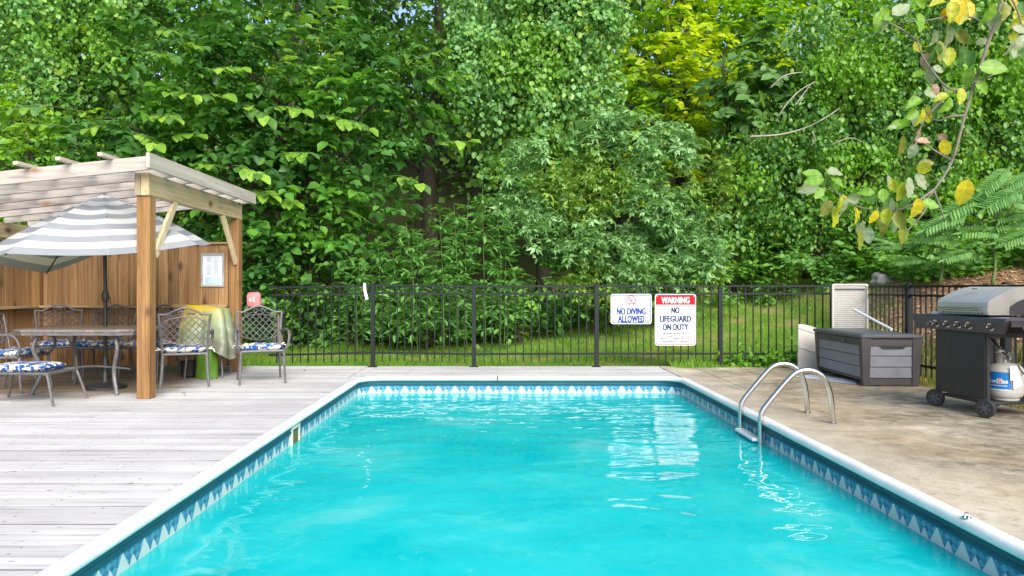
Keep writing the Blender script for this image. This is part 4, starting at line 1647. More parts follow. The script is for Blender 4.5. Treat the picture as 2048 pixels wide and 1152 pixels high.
wraptext('Ameri', .034, 36, CA - 46, .178, M['white'])
wraptext('G', .038, 10, CA - 20, .180, M['crimson'], .1592)
wrap('letter_disc', CA - 27, CA - 13, .157, .203, .1583, M['signwhite'], 6)
wraptext('as', .028, 17, CA - 5, .174, M['white'])
wraptext('PROPANE EXCHANGE', .011, 62, CA - 30, .138, M['white'])
tgm = MB()
tgp = [at(0, 0, 1)] * 0
for name, poly_, dz in (('paper_tag', [(-.035, .30), (.025, .30), (.03, .17), (-.035, .17)], 0), ('paper_tag', [(-.01, .25), (.035, .25), (.07, .13), (.04, .115), (.0, .09), (-.012, .1)], -.006)):
    mb = MB().prism(poly_, -.0005, .0005, 'xz')
    o = obj(name, mb, M['white'], tk)
    aa = R(CA + 20)
    o.location = ((.168 - dz) * math.cos(aa), (.168 - dz) * math.sin(aa), .02)
    o.rotation_euler.z = aa + R(90)
hz = bez([(.01, -.02, .40), (-.05, -.06, .43), (-.09, -.12, .36), (-.02, -.175, .30), (.06, -.16, .36), (.02, -.10, .42)], 24)
obj('tag_loop', MB().tube(bez([(.00, -.172, .335), (.02, -.18, .29), (.05, -.172, .255), (.075, -.165, .275), (.055, -.172, .31), (.03, -.172, .335)], 18), .006, 6), M['black'], tk, smooth=True)
hs = bez([(-.01, -.07, .385), (-.06, -.10, .42), (-.10, -.05, .50), (-.11, .05, .58), (-.10, .12, .64)], 18)
obj('gas_hose', MB().tube(hs, .009, 8), M['black'], tk, smooth=True)
obj('gas_regulator', MB().lathe([(.012, 0), (.04, .006), (.042, .02), (.02, .03), (.01, .05)], 14, (-.09, -.06, .44)), M['silver'], tk, smooth=40)

# ================================================================== vegetation
def unit(a):
    return a / np.maximum(np.linalg.norm(a, axis=-1, keepdims=True), 1e-9)


UP = np.array((0, 0, 1.0))


def hexleaf(w=.36, up=.07, tip=-.12):
    v = [(0, 0, 0), (-w * .85, .28, up), (-w * .82, .64, up * .6), (0, 1, tip), (w * .82, .64, up * .6), (w * .85, .28, up)]
    return np.array(v, float), [(0, 3, 2, 1), (0, 5, 4, 3)]


def diamond(w=.3, up=.06, tip=-.08):
    v = [(0, 0, 0), (-w, .42, up), (0, 1, tip), (w, .42, up)]
    return np.array(v, float), [(0, 2, 1), (0, 3, 2)]


def pinnate(pairs=5, ll=.34, lw=.085, droop=.28, spread=.9):
    v, f = [], []

    def leaflet(base, d, L, w):
        d = np.array(d, float)
        d /= np.linalg.norm(d)
        s = np.cross(d, (0, 0, 1.0))
        s /= np.linalg.norm(s)
        b = np.array(base, float)
        o = len(v)
        for q in (b, b + d * L * .45 + s * w, b + d * L + np.array((0, 0, -.06 * L)), b + d * L * .45 - s * w):
            v.append(tuple(q))
        f.append((o, o + 1, o + 2, o + 3))
    for i in range(pairs):
        t = .22 + .70 * i / max(1, pairs - 1)
        z = -droop * t * t
        k = ll * (1 - .25 * abs(t - .5))
        for sx in (-1, 1):
            leaflet((0, t, z), (sx * spread, .55, -.30), k, lw)
    leaflet((0, .94, -droop * .9), (0, 1, -.5), ll, lw)
    o = len(v)
    v += [(-.008, 0, 0), (.008, 0, 0), (.006, .95, -droop * .9), (-.006, .95, -droop * .9)]
    f.append((o, o + 1, o + 2, o + 3))
    return np.array(v, float), f


def umbel(nl=7, w=.17, droop=.42):
    v, f = [], []
    for i in range(nl):
        a = 6.283 * i / nl + .3 * (i % 2)
        d = np.array((math.cos(a), math.sin(a), 0))
        s_ = np.array((-math.sin(a), math.cos(a), 0))
        k = 1.0 - .18 * (i % 3)
        o = len(v)
        v += [tuple(d * .06), tuple(d * .5 * k + s_ * w - UP * .10 * droop), tuple(d * k - UP * droop * k), tuple(d * .5 * k - s_ * w - UP * .10 * droop)]
        f.append((o, o + 1, o + 2, o + 3))
    return np.array(v, float), f


def leaves(name, P, D, N, S, tm, material, parent=None, kind='stuff'):
    """one mesh of many leaves: place, direction, upper side, size of each"""
    tv, tf = tm
    D = unit(D)
    N = unit(N - D * (N * D).sum(1, keepdims=True))
    X = np.cross(D, N)
    V = P[:, None, :] + S[:, None, None] * (tv[None, :, 0:1] * X[:, None, :] + tv[None, :, 1:2] * D[:, None, :] + tv[None, :, 2:3] * N[:, None, :])
    n, k = len(P), len(tv)
    m = len(tf[0])
    base = np.array(tf, np.int32)
    idx = (base[None] + (np.arange(n, dtype=np.int32) * k)[:, None, None]).reshape(-1)
    me = bpy.data.meshes.new(name)
    me.vertices.add(n * k)
    me.vertices.foreach_set('co', V.astype(np.float32).reshape(-1))
    nf = n * len(tf)
    me.loops.add(nf * m)
    me.loops.foreach_set('vertex_index', idx)
    me.polygons.add(nf)
    me.polygons.foreach_set('loop_start', np.arange(0, nf * m, m, dtype=np.int32))
    me.update(calc_edges=True)
    o = link(name, me, material, parent)
    o['kind'] = kind
    return o


def subs(rng, clumps, per, back=.25, lo=.62, hi=1.06):
    """bunch centres spread over the outside of each clump, with the direction they look in"""
    PP, DD = [], []
    for c, r in clumps:
        r = np.array(r if hasattr(r, '__len__') else (r, r * .8, r), float)
        n = max(6, int(per * 4 * r[0] * r[2]))
        d = unit(rng.normal(size=(n * 3, 3)))
        keep = (d[:, 1] < .25) | (rng.random(n * 3) < back)
        d = d[keep][:n]
        u = rng.uniform(lo, hi, (len(d), 1))
        bump = 1 + .24 * np.sin(d[:, 0:1] * 5 + c[0] * 3) * np.sin(d[:, 2:3] * 6 + c[2] * 2) + .10 * np.sin(d[:, 0:1] * 11 + d[:, 2:3] * 9)
        PP.append(np.array(c)[None] + d * r * u * bump)
        DD.append(d)
    return np.concatenate(PP), np.concatenate(DD)


def twigs(rng, sp, sd, m, k, L, droop=.3, hang=.3, lift=.0, flat=.35, nrm=.32):
    """m twigs from each bunch, k leaves along each"""
    n = len(sp)
    sp = np.repeat(sp, m, 0)
    sd = np.repeat(sd, m, 0)
    t = unit(sd * np.array((1, 1, flat)) + rng.normal(size=sp.shape) * np.array((.5, .5, .22)) + UP * lift)
    LL = L * rng.uniform(.6, 1.25, (len(sp), 1))
    s = (np.arange(k) + .6) / k
    P = sp[:, None, :] + t[:, None, :] * LL[:, None] * s[None, :, None] - UP * (droop * LL[:, None] * (s ** 2)[None, :, None])
    side = unit(np.cross(t, UP))
    sg = np.where(np.arange(k) % 2 == 0, 1.0, -1.0)
    D = t[:, None, :] * (.45 + .6 * s[None, :, None] ** 3) + side[:, None, :] * (sg * .8)[None, :, None] - UP * hang + rng.normal(size=P.shape) * .28
    N = UP + sd[:, None, :] * .35 + rng.normal(size=P.shape) * nrm
    return P.reshape(-1, 3), D.reshape(-1, 3), N.reshape(-1, 3)


def curtain(rng, sp, sd, k, rad, hang=.9):
    """leaves of a climber: hanging, facing out"""
    n = len(sp)
    P = sp[:, None, :] + rng.normal(size=(n, k, 3)) * np.array((rad, rad * .45, rad))
    P = P - sd[:, None, :] * rng.uniform(0, .10, (n, k, 1))
    D = -UP * hang + rng.normal(size=P.shape) * .5 + sd[:, None, :] * .25
    N = sd[:, None, :] * .75 + UP * .65 + rng.normal(size=P.shape) * .42
    return P.reshape(-1, 3), D.reshape(-1, 3), N.reshape(-1, 3)


def cl(lst, y, r=None):
    """clumps from where they are seen and how far away they stand"""
    out = []
    for q in lst:
        yy = q[3] if len(q) > 3 else y
        p = at(q[0], q[1], yy)
        out.append(((p.x, p.y, p.z), q[2] if len(q) > 2 and q[2] else r))
    return out


def tree(name, label, cat, clumps, base, style, mats, leaf, per, group=None, seed=1, trunk_r=.14, top=None, limbs=True, bark=None, k=8, m=2, L=.6, tm=None, breakup=0, **kw):
    rng = np.random.default_rng(seed)
    bx_, by_ = base
    bz = float(th(bx_, by_))
    t = thing(name, label, cat, (bx_, by_, bz), 0, group)
    o = Vector((bx_, by_, bz))
    zt = top if top is not None else max(c[0][2] for c in clumps) - bz
    mbt = MB()
    pts, rs = [], []
    for i in range(9):
        f = i / 8
        pts.append((.12 * math.sin(f * 5 + seed) * f * 2, .1 * math.cos(f * 4 + seed) * f, -.15 + (zt + .15) * f))
        rs.append(trunk_r * (1.25 if i == 0 else 1) * (1 - .75 * f))
    mbt.tube(pts, rs, 10)
    obj('trunk', mbt, bark or M['bark'], t, smooth=True)
    if limbs:
        lm = MB()
        for c, r in clumps:
            e = Vector(c) - o
            f = min(.85, max(.15, (e.z - .5) / max(zt, .1) * .8))
            s = Vector(pts[0]).lerp(Vector(pts[-1]), f)
            mid = s.lerp(e, .5) + Vector((0, 0, -.1))
            lm.tube(bez([s, mid, e], 6), [trunk_r * .34 * (1 - .13 * i) for i in range(7)], 6)
        obj('limb', lm, bark or M['bark'], t, smooth=True, kind='stuff')
    cc = [((c[0] - o.x, c[1] - o.y, c[2] - o.z), r) for c, r in clumps]
    if breakup:
        # each clump falls apart into smaller ones with dark crevices between them
        small = []
        for c, r in cc:
            r1 = r if not hasattr(r, '__len__') else r[0]
            for q in range(breakup):
                d = unit(rng.normal(size=3))
                d[1] = -abs(d[1]) if rng.random() < .75 else d[1]
                rr = r1 * rng.uniform(.30, .50)
                small.append(((c[0] + d[0] * r1 * .72, c[1] + d[1] * r1 * 1.05, c[2] + d[2] * r1 * .72), (rr * .85, rr * .8, rr * rng.uniform(1.0, 1.7)) if style == 'curtain' else rr))
        cc = small
    sp, sd_ = subs(rng, cc, per, kw.pop('back', .25), kw.pop('lo', .62), kw.pop('hi', 1.06))
    if style == 'twig':
        P, D, N = twigs(rng, sp, sd_, m, k, L, **kw)
    elif style == 'curtain':
        P, D, N = curtain(rng, sp, sd_, k, L, **kw)
    else:                           # fronds
        sp2, sd2 = np.repeat(sp, k, 0), np.repeat(sd_, k, 0)
        P = sp2 + rng.normal(size=sp2.shape) * L
        D = unit(sd2 * np.array((1, 1, .4)) + rng.normal(size=sp2.shape) * .5 + UP * .1)
        N = UP + sd2 * .6 + rng.normal(size=sp2.shape) * .3
    S = leaf * (.42 + 1.15 * rng.random(len(P)) ** 1.5)
    tm = tm or hexleaf()
    mats = mats if isinstance(mats, list) else [mats]
    which = rng.integers(0, len(mats), len(P))
    if len(mats) > 1:
        # neighbouring bunches share a kind of foliage
        f = np.sin(P[:, 0] * 2.3 + seed) + np.sin(P[:, 2] * 2.9 + seed * 2) + rng.normal(size=len(P)) * .4
        which = np.digitize(f, np.linspace(-1.2, 1.2, len(mats) + 1)[1:-1])
    for i, mt in enumerate(mats):
        q = which == i
        if q.any():
            leaves('foliage', P[q], D[q], N[q], S[q], tm, mt, t)
    return t


# leaf colours
M['ivy'] = leafmat('climber leaves', [(0.050, 0.137, 0.040), (0.081, 0.205, 0.060), (0.124, 0.274, 0.080), (0.174, 0.342, 0.120), (0.186, 0.350, 0.112), (0.341, 0.380, 0.048)], .33, rough=.4)
M['ivyfresh'] = leafmat('fresh climber leaves', [(0.077, 0.192, 0.030), (0.126, 0.272, 0.045), (0.189, 0.352, 0.060), (0.252, 0.416, 0.068)], .38)
M['broad'] = leafmat('broad dark leaves', [(0.028, 0.094, 0.025), (0.047, 0.137, 0.032), (0.072, 0.187, 0.042), (0.105, 0.245, 0.056)], .34, rough=.38)
M['broadmid'] = leafmat('fresh broad leaves', [(0.066, 0.187, 0.032), (0.106, 0.257, 0.042), (0.158, 0.328, 0.056)], .4, rough=.38)
M['broadlight'] = leafmat('young broad leaves', [(0.091, 0.260, 0.021), (0.156, 0.377, 0.031), (0.260, 0.494, 0.036)], .38)
M['silver_leaf'] = leafmat('grey green leaflets', [(.10, .21, .09), (.16, .30, .13), (.23, .39, .18), (.31, .46, .24)], .3, rough=.38)
M['olive_leaf'] = leafmat('yellowish leaflets', [(.10, .19, .05), (.16, .27, .06), (.23, .35, .08), (.32, .38, .08)], .33)
M['sun_tinted_leaf'] = leafmat('leaves tinted as sunlit', [(.26, .40, .012), (.40, .54, .015), (.54, .66, .02), (.64, .66, .03)], .5, (1.2, 1.25, .4), sat=(1, 1, 1))  # sunlight from behind is put into the leaf colour
M['lemon_leaf'] = leafmat('yellow green leaves', [(0.080, 0.190, 0.012), (0.150, 0.300, 0.016), (0.260, 0.400, 0.020), (0.360, 0.460, 0.024)], .42)
M['thicket'] = leafmat('dark thicket leaves', [(0.029, 0.096, 0.021), (0.052, 0.148, 0.032), (0.081, 0.207, 0.042), (0.128, 0.274, 0.056), (0.139, 0.281, 0.056), (0.290, 0.326, 0.035)], .33)
M['thicketlight'] = leafmat('light thicket leaves', [(0.091, 0.218, 0.021), (0.150, 0.312, 0.032), (0.221, 0.390, 0.035)], .42)
M['paulownia'] = leafmat('large felted leaves', [(0.068, 0.153, 0.054), (0.112, 0.221, 0.072), (0.165, 0.289, 0.108)], .33, rough=.5)
M['weed'] = leafmat('weed leaves', [(0.092, 0.216, 0.068), (0.139, 0.296, 0.090), (0.198, 0.368, 0.120)], .36)
M['cover_leaf'] = leafmat('low ground leaves', [(0.075, 0.192, 0.038), (0.116, 0.264, 0.053), (0.170, 0.336, 0.068), (0.231, 0.384, 0.075)], .36)
M['far'] = leafmat('far woodland leaves', [(0.030, 0.084, 0.013), (0.055, 0.132, 0.018), (0.090, 0.192, 0.022), (0.160, 0.264, 0.025)], .4)
M['grass'] = leafmat('grass blades', [(0.111, 0.225, 0.027), (0.170, 0.315, 0.041), (0.246, 0.378, 0.063), (0.357, 0.378, 0.117)], .4, patch=.6)
M['dryg'] = leafmat('dry blades', [(0.100, 0.170, 0.024), (0.240, 0.240, 0.056), (0.340, 0.290, 0.104)], .3, sat=(1, 1, 1))
M['chip'] = leafmat('wood chips', [(.18, .10, .05), (.34, .20, .11), (.52, .35, .22)], .0, rough=.9, sat=(1, 1, 1))
M['frond'] = leafmat('feather leaflets', [(.06, .16, .05), (.11, .23, .07), (.17, .30, .10)], .3, rough=.6, spec=.25)

SMALL, MEDL = hexleaf(.46), hexleaf(.40)
G1 = 'climber-covered trees behind the pool'
# far-off wood
rng = np.random.default_rng(3)
fc = []
for k in range(330):
    x, y = rng.uniform(-26, 27), rng.uniform(23, 36)
    fc.append(((x, y, float(th(x, y)) + rng.uniform(.5, 13)), rng.uniform(1.2, 2.4)))
sp, sd_ = subs(rng, fc, 2.6)
P, D, N = curtain(rng, sp, sd_, 9, .5, .5)
leaves('far_woodland', P, D, N, .34 * rng.uniform(.6, 1.3, len(P)), diamond(.36), M['far'])
for px0, lab, yy in ((612, 'thin brown trunk in the shade below the broad-leaved trees', 16.0), (846, 'dark trunk standing in the shaded gap left of the climber column', 20.5), (1240, 'slender trunk half hidden in front of the yellow tree', 19.5)):
    b = at(px0, 575, yy)
    z = float(th(b.x, yy))
    bt_ = thing('bare_tree', lab, 'tree', (b.x, yy, z), 0, 'trunks in the shade of the wood')
    obj('trunk', MB().tube(bez([(0, 0, -.3), (rng.uniform(-.2, .2), 0, 2), (rng.uniform(-.3, .3), 0, 4), (rng.uniform(-.4, .4), 0, 5.8)], 12), [.17 - .011 * i for i in range(13)], 8), M['bark'], bt_, smooth=True)
    lm = MB()
    for k in range(5):
        h = 2.2 + .7 * k
        sx = -1 if k % 2 else 1
        lm.tube(bez([(0, 0, h), (sx * .7, -.2, h + .5), (sx * 1.6, -.4, h + .7)], 6), [.05 - .006 * i for i in range(7)], 6)
    obj('limb', lm, M['bark'], bt_, smooth=True, kind='stuff')

tree('climbing_vine_tree', 'pale green climber-covered tree left of the broad-leaved tree, above the pergola', 'tree',
     cl([(40, 40, 1.5), (150, 20, 1.3), (90, 150, 1.4), (205, 130, 1.1), (30, 250, 1.2), (150, 230, 1.0), (245, 50, 1.0), (0, 330, 1.2), (-90, 120, 1.6), (-90, 290, 1.5), (100, -90, 1.6), (250, -60, 1.2), (-60, 400, 1.4), (90, 380, 1.2), (60, 470, 1.2)], 17.2),
     (-10.4, 17.9), 'curtain', [M['ivy'], M['ivyfresh']], .092, 24, G1, 11, .22, tm=SMALL, k=15, L=.13, breakup=7)
tree('young_tree', 'yellow-green young tree behind the left end of the pergola roof', 'tree',
     cl([(30, 300, .8), (110, 305, .7), (60, 225, .7), (170, 275, .6), (-40, 260, .8), (20, 380, .8), (150, 360, .6)], 15.5),
     (-9.9, 15.8), 'twig', [M['lemon_leaf'], M['ivyfresh']], .11, 11, None, 12, .08, k=8, m=2, L=.45, tm=MEDL)
tree('broadleaf_tree', 'large broad-leaved tree with bright young shoots behind the pergola', 'tree',
     cl([(350, 110, .8), (430, 170, .8), (380, 240, .8), (520, 130, .8), (640, 110, .8), (700, 200, .8), (600, 240, .85), (740, 250, .8), (500, 260, .8), (450, 310, .8), (560, 350, .8), (650, 390, .75), (720, 440, .7), (560, 450, .8), (620, 520, .7), (780, 170, .8), (420, 60, .7), (290, 270, .6), (330, 330, .6), (700, 330, .7), (530, 540, .7), (210, 230, .6), (240, 310, .6), (690, 510, .6)], 14.0),
     (-3.75, 14.6), 'twig', [M['broad'], M['broad'], M['broadmid']], .185, 9.5, 'broad-leaved trees', 13, .16, k=8, m=2, L=.75, droop=.35, hang=.35, tm=hexleaf(.37, .08, -.2))
tree('broadleaf_tree', 'darker broad-leaved tree standing behind the one with bright shoots', 'tree',
     cl([(520, 30, 1.3), (640, -20, 1.3), (760, 60, 1.2), (840, 150, 1.0), (820, -30, 1.2), (420, -40, 1.3), (300, 20, 1.2), (300, 140, 1.1), (560, 200, 1.2), (680, 300, 1.1), (500, 420, 1.2), (420, 480, 1.2), (620, 420, 1.2)], 17.5),
     (-5.0, 18.2), 'twig', [M['broad'], M['thicket']], .18, 7, 'broad-leaved trees', 14, .2, k=8, m=2, L=.8, droop=.35, tm=hexleaf(.37, .08, -.2))
tree('climbing_vine_tree', 'tall column of grey-green climber over a tree in the middle of the wood', 'tree',
     cl([(990, 40, 1.1), (1090, 20, 1.2), (1165, 70, 1.0), (975, 160, 1.0), (1080, 150, 1.1), (1165, 190, 1.0), (1000, 270, .95), (1100, 270, 1.0), (1170, 300, .85), (950, 90, .8), (1010, 360, .7), (1100, 370, .8), (1080, -90, 1.2), (1170, -60, 1.0), (970, -60, 1.0)], 16.2),
     (1.0, 16.9), 'curtain', [M['ivy'], M['ivy'], M['ivyfresh']], .094, 27, G1, 15, .2, tm=SMALL, k=15, L=.12, breakup=8)
tree('climbing_vine_tree', 'slim dark climber-wrapped trunk in the shaded gap beside the climber column', 'tree',
     cl([(870, -30, .8), (880, 70, .7), (885, 160, .65), (880, 250, .6)], 18.8),
     (-1.75, 19.2), 'curtain', [M['thicket']], .13, 12, G1, 16, .26, tm=SMALL, k=10, L=.22)
tree('yellow_tinted_tree', 'tree tinted yellow as if sunlit, deep in the wood right of the climber column', 'tree',
     cl([(1290, 60, 1.5), (1340, 140, 1.4), (1300, 220, 1.4), (1380, 230, 1.3), (1270, 300, 1.2), (1420, 60, 1.4), (1350, 300, 1.2), (1400, 320, 1.0), (1330, -20, 1.4), (1440, 160, 1.2), (1440, 300, 1.0), (1280, 350, .9), (1480, 60, 1.1)], 18.4),
     (4.6, 18.8), 'twig', [M['sun_tinted_leaf'], M['sun_tinted_leaf'], M['lemon_leaf']], .17, 6, None, 17, .16, k=8, m=2, L=.7, tm=MEDL)
tree('lemon_tree', 'yellow-green leafy tree top behind the large-leaved tree', 'tree',
     cl([(1500, -10, 1.3), (1500, 120, .9), (1410, 300, .7), (1600, 10, 1.3), (1700, 0, 1.3), (1560, 70, 1.1), (1660, 90, 1.1), (1790, 10, 1.2), (1760, 100, 1.0), (1470, 50, 1.0)], 19.5),
     (8.5, 20.2), 'twig', [M['lemon_leaf'], M['lemon_leaf'], M['thicketlight']], .15, 8, None, 18, .16, k=8, m=2, L=.6, tm=MEDL)
tree('large_leaf_tree', 'tree with very large grey-green leaves right of the yellow tree', 'tree',
     cl([(1480, 130, .6), (1540, 160, .6), (1500, 200, .6), (1560, 100, .6), (1460, 190, .5), (1500, 270, .5), (1590, 190, .6)], 16.4),
     (5.3, 16.9), 'twig', [M['paulownia']], .25, 8, None, 19, .12, k=6, m=2, L=.7, hang=.5, tm=hexleaf(.48, .08, -.12))
tr = tree('thicket_tree', 'dark climber-smothered tree with bare dead branches right of the large-leaved tree', 'tree',
     cl([(1640, 120, .9), (1710, 160, .9), (1620, 210, .8), (1700, 260, .9), (1780, 180, .9), (1640, 310, .9), (1740, 340, .9), (1560, 290, .8), (1560, 370, .8), (1650, 400, .8), (1490, 360, .7), (1800, 300, .9), (1500, 430, .7), (1590, 440, .7), (1700, 430, .8), (1480, 300, .6), (1700, 60, .9), (1790, 90, .9)], 15.6),
     (6.9, 16.3), 'curtain', [M['thicket'], M['thicket'], M['thicketlight']], .094, 23, 'climber-smothered trees at the right', 20, .2, tm=hexleaf(.40), k=14, L=.14, breakup=7)
for pts in ([(1555, 235), (1575, 205), (1600, 180), (1630, 162)], [(1590, 210), (1605, 190), (1622, 168)], [(1500, 272), (1560, 268), (1610, 255), (1650, 235), (1680, 215)], [(1540, 175), (1570, 150), (1605, 143)], [(1625, 262), (1630, 280), (1622, 290)], [(1660, 290), (1700, 275), (1730, 285)]):
    pp = [at(a, b, 14.45 + .12 * math.sin(a)) - tr.location for a, b in pts]
    r0 = random.uniform(.014, .022)
    q = bez(pp, 12)
    obj('dead_branch', MB().tube(q, [r0 * (1 - .045 * i) for i in range(len(q))], 6), M['deadwood'], tr, smooth=True)
tree('thicket_tree', 'dark climber-smothered tree behind the hanging branch at the far right', 'tree',
     cl([(1880, 60, .9), (1960, 40, .9), (2040, 80, .9), (1860, 160, .9), (1940, 150, .9), (2030, 180, .9), (1870, 260, .85), (1950, 260, .9), (2040, 280, .9), (1860, 350, .8), (1940, 350, .8), (2030, 370, .8), (1780, 400, .7), (1880, 420, .7), (2130, 120, 1.0), (2130, 260, 1.0), (2120, 400, .9), (1980, 440, .7), (1960, -50, 1.0), (2080, -30, 1.0)], 15.2),
     (9.8, 15.9), 'curtain', [M['thicket'], M['thicket'], M['thicketlight']], .094, 23, 'climber-smothered trees at the right', 21, .2, tm=hexleaf(.40), k=14, L=.14, breakup=7)
# shrubs
GS = 'shrubs at the foot of the wood'
tree('pinnate_shrub', 'large silvery-green shrub with feathered drooping leaves behind the signs', 'shrub',
     cl([(1060, 340, .55), (1150, 310, .6), (1230, 285, .55), (1325, 320, .6), (1400, 380, .55), (1120, 400, .6), (1220, 370, .65), (1300, 420, .6), (1180, 480, .6), (1290, 500, .6), (1390, 460, .55), (1080, 470, .55), (1240, 560, .6), (1340, 560, .5), (1140, 550, .55), (1410, 530, .5), (1030, 420, .45)], 13.6),
     (2.1, 14.2), 'frond', [M['silver_leaf'], M['silver_leaf'], M['silver_leaf'], M['olive_leaf']], .125, 95, GS, 22, .05, k=3, L=.09, tm=umbel(), back=.12, breakup=6)
SH = [
    ('low dark shrub behind the fence next to the pergola post', [(510, 634, .42), (575, 624, .42), (545, 585, .5), (500, 560, .5), (520, 505, .5), (590, 560, .45)], 13.3, ['broad', 'thicket'], 31),
    ('leafy shrub behind the fence left of its first full post', [(640, 629, .42), (710, 624, .42), (680, 580, .48), (735, 570, .45), (650, 520, .45), (760, 624, .4)], 13.2, ['thicket', 'broad', 'cover_leaf'], 32),
    ('bright green shrub behind the fence right of its first full post', [(800, 624, .42), (860, 624, .42), (915, 634, .4), (830, 575, .48), (900, 580, .45), (780, 530, .42), (860, 520, .42)], 13.1, ['cover_leaf', 'thicket'], 33),
    ('rounded shrub behind the fence beside its second full post', [(965, 629, .42), (1030, 624, .42), (1080, 604, .4), (990, 575, .45), (1060, 570, .45), (1120, 600, .4)], 13.3, ['thicket', 'cover_leaf'], 34),
    ('shrub with yellowish leaves left of the white sign, under the silvery one', [(1150, 599, .4), (1205, 600, .4), (1250, 605, .36), (1180, 560, .4)], 13.7, ['olive_leaf', 'thicket'], 35),
    ('low shrub behind the two signs, above the lawn', [(1300, 600, .36), (1360, 595, .36), (1420, 585, .36), (1340, 555, .36)], 14.4, ['cover_leaf', 'olive_leaf'], 36),
    ('shadowy small-leaved shrub between the broad-leaved trees and the silvery shrub', [(880, 470, .55), (940, 430, .5), (980, 500, .5), (930, 530, .5), (840, 460, .4)], 14.6, ['thicket', 'broad'], 37),
]
for lab, lst, yv, ms, sd0 in SH:
    cs_ = cl([(a, b - (10 if b > 590 else 0), q * (.93 if b > 590 else 1)) for a, b, q in lst], yv + (.25 if yv < 13.5 else 0))
    bx_ = sum(c[0][0] for c in cs_) / len(cs_)
    tree('shrub', lab, 'shrub', cs_, (bx_, yv + .4), 'twig', [M[q] for q in ms], .105, 17, GS, sd0, .03, k=7, m=2, L=.32, hang=.25, tm=hexleaf(.36))

for lab, lst, yv, ms, sd0 in (
        ('spreading low shrub on the slope behind the fence right of the silvery shrub', [(1440, 520, .55), (1500, 530, .55), (1560, 520, .55), (1470, 560, .5), (1530, 565, .5)], 15.6, ['cover_leaf', 'weed'], 61),
        ('pale green shrub on the slope straight above the storage box', [(1600, 500, .55), (1660, 510, .55), (1620, 545, .5), (1690, 540, .5)], 15.2, ['weed', 'cover_leaf'], 62),
        ('bright bushy shrub on the slope below the hanging branch', [(1740, 500, .55), (1800, 520, .5), (1720, 545, .5), (1780, 480, .5)], 14.8, ['cover_leaf', 'thicketlight'], 63),
        ('low spreading shrub on the slope above the grill, under the feathered fronds', [(1850, 530, .45), (1920, 525, .45), (1990, 515, .45), (2050, 510, .5), (1880, 490, .5), (1960, 480, .5), (2040, 470, .5)], 14.0, ['cover_leaf', 'thicket'], 64)):
    cs_ = cl(lst, yv)
    bx_ = sum(c[0][0] for c in cs_) / len(cs_)
    tree('shrub', lab, 'shrub', cs_, (bx_, yv + .2), 'twig', [M[q] for q in ms], .115, 17, GS, sd0, .03, k=7, m=2, L=.34, hang=.2, tm=hexleaf(.34))

# tall weeds
rng = np.random.default_rng(44)
WD = [(720, 520), (755, 470), (785, 500), (812, 445), (845, 470), (880, 430), (908, 410), (937, 385), (965, 372), (992, 400), (1010, 450)]
ORD = 'first second third fourth fifth sixth seventh eighth ninth tenth last'.split()
for i, (px0, py0) in enumerate(WD):
    y = 12.75 + rng.uniform(-.15, .35)
    tp = at(px0, py0, y)
    bx_ = tp.x + rng.uniform(-.1, .1)
    bz = float(th(bx_, y))
    t = thing('tall_weed', ORD[i] + ' of the tall leafy weeds in front of the shrubs, counted from the pergola', 'weed', (bx_, y, bz), 0, 'tall weeds behind the fence')
    H = tp.z - bz
    st_ = bez([(0, 0, 0), (rng.uniform(-.05, .05), 0, H * .5), (tp.x - bx_, 0, H)], 10)
    obj('stalk', MB().tube(st_, [.010 - .0007 * k for k in range(len(st_))], 6), M['stem'], t, smooth=True)
    nl = 240
    f = rng.uniform(.15, 1, nl)
    a = rng.uniform(0, 6.283, nl)
    reach = (.40 * (1 - f) + .07) * rng.uniform(.2, 1.0, nl)
    base = np.array([np.array(st_[int(q * (len(st_) - 1))]) for q in f])
    rad = np.stack([np.cos(a), np.sin(a), np.zeros(nl)], 1)
    P = base + rad * reach[:, None] + UP * (reach * .5)[:, None]
    leaves('foliage', P, rad + UP * rng.uniform(-.5, .5, (nl, 1)) + rng.normal(size=P.shape) * .25, UP + rad * .2 + rng.normal(size=P.shape) * .3, .18 * rng.uniform(.6, 1.2, nl), hexleaf(.17, .03, -.12), M['weed'], t)

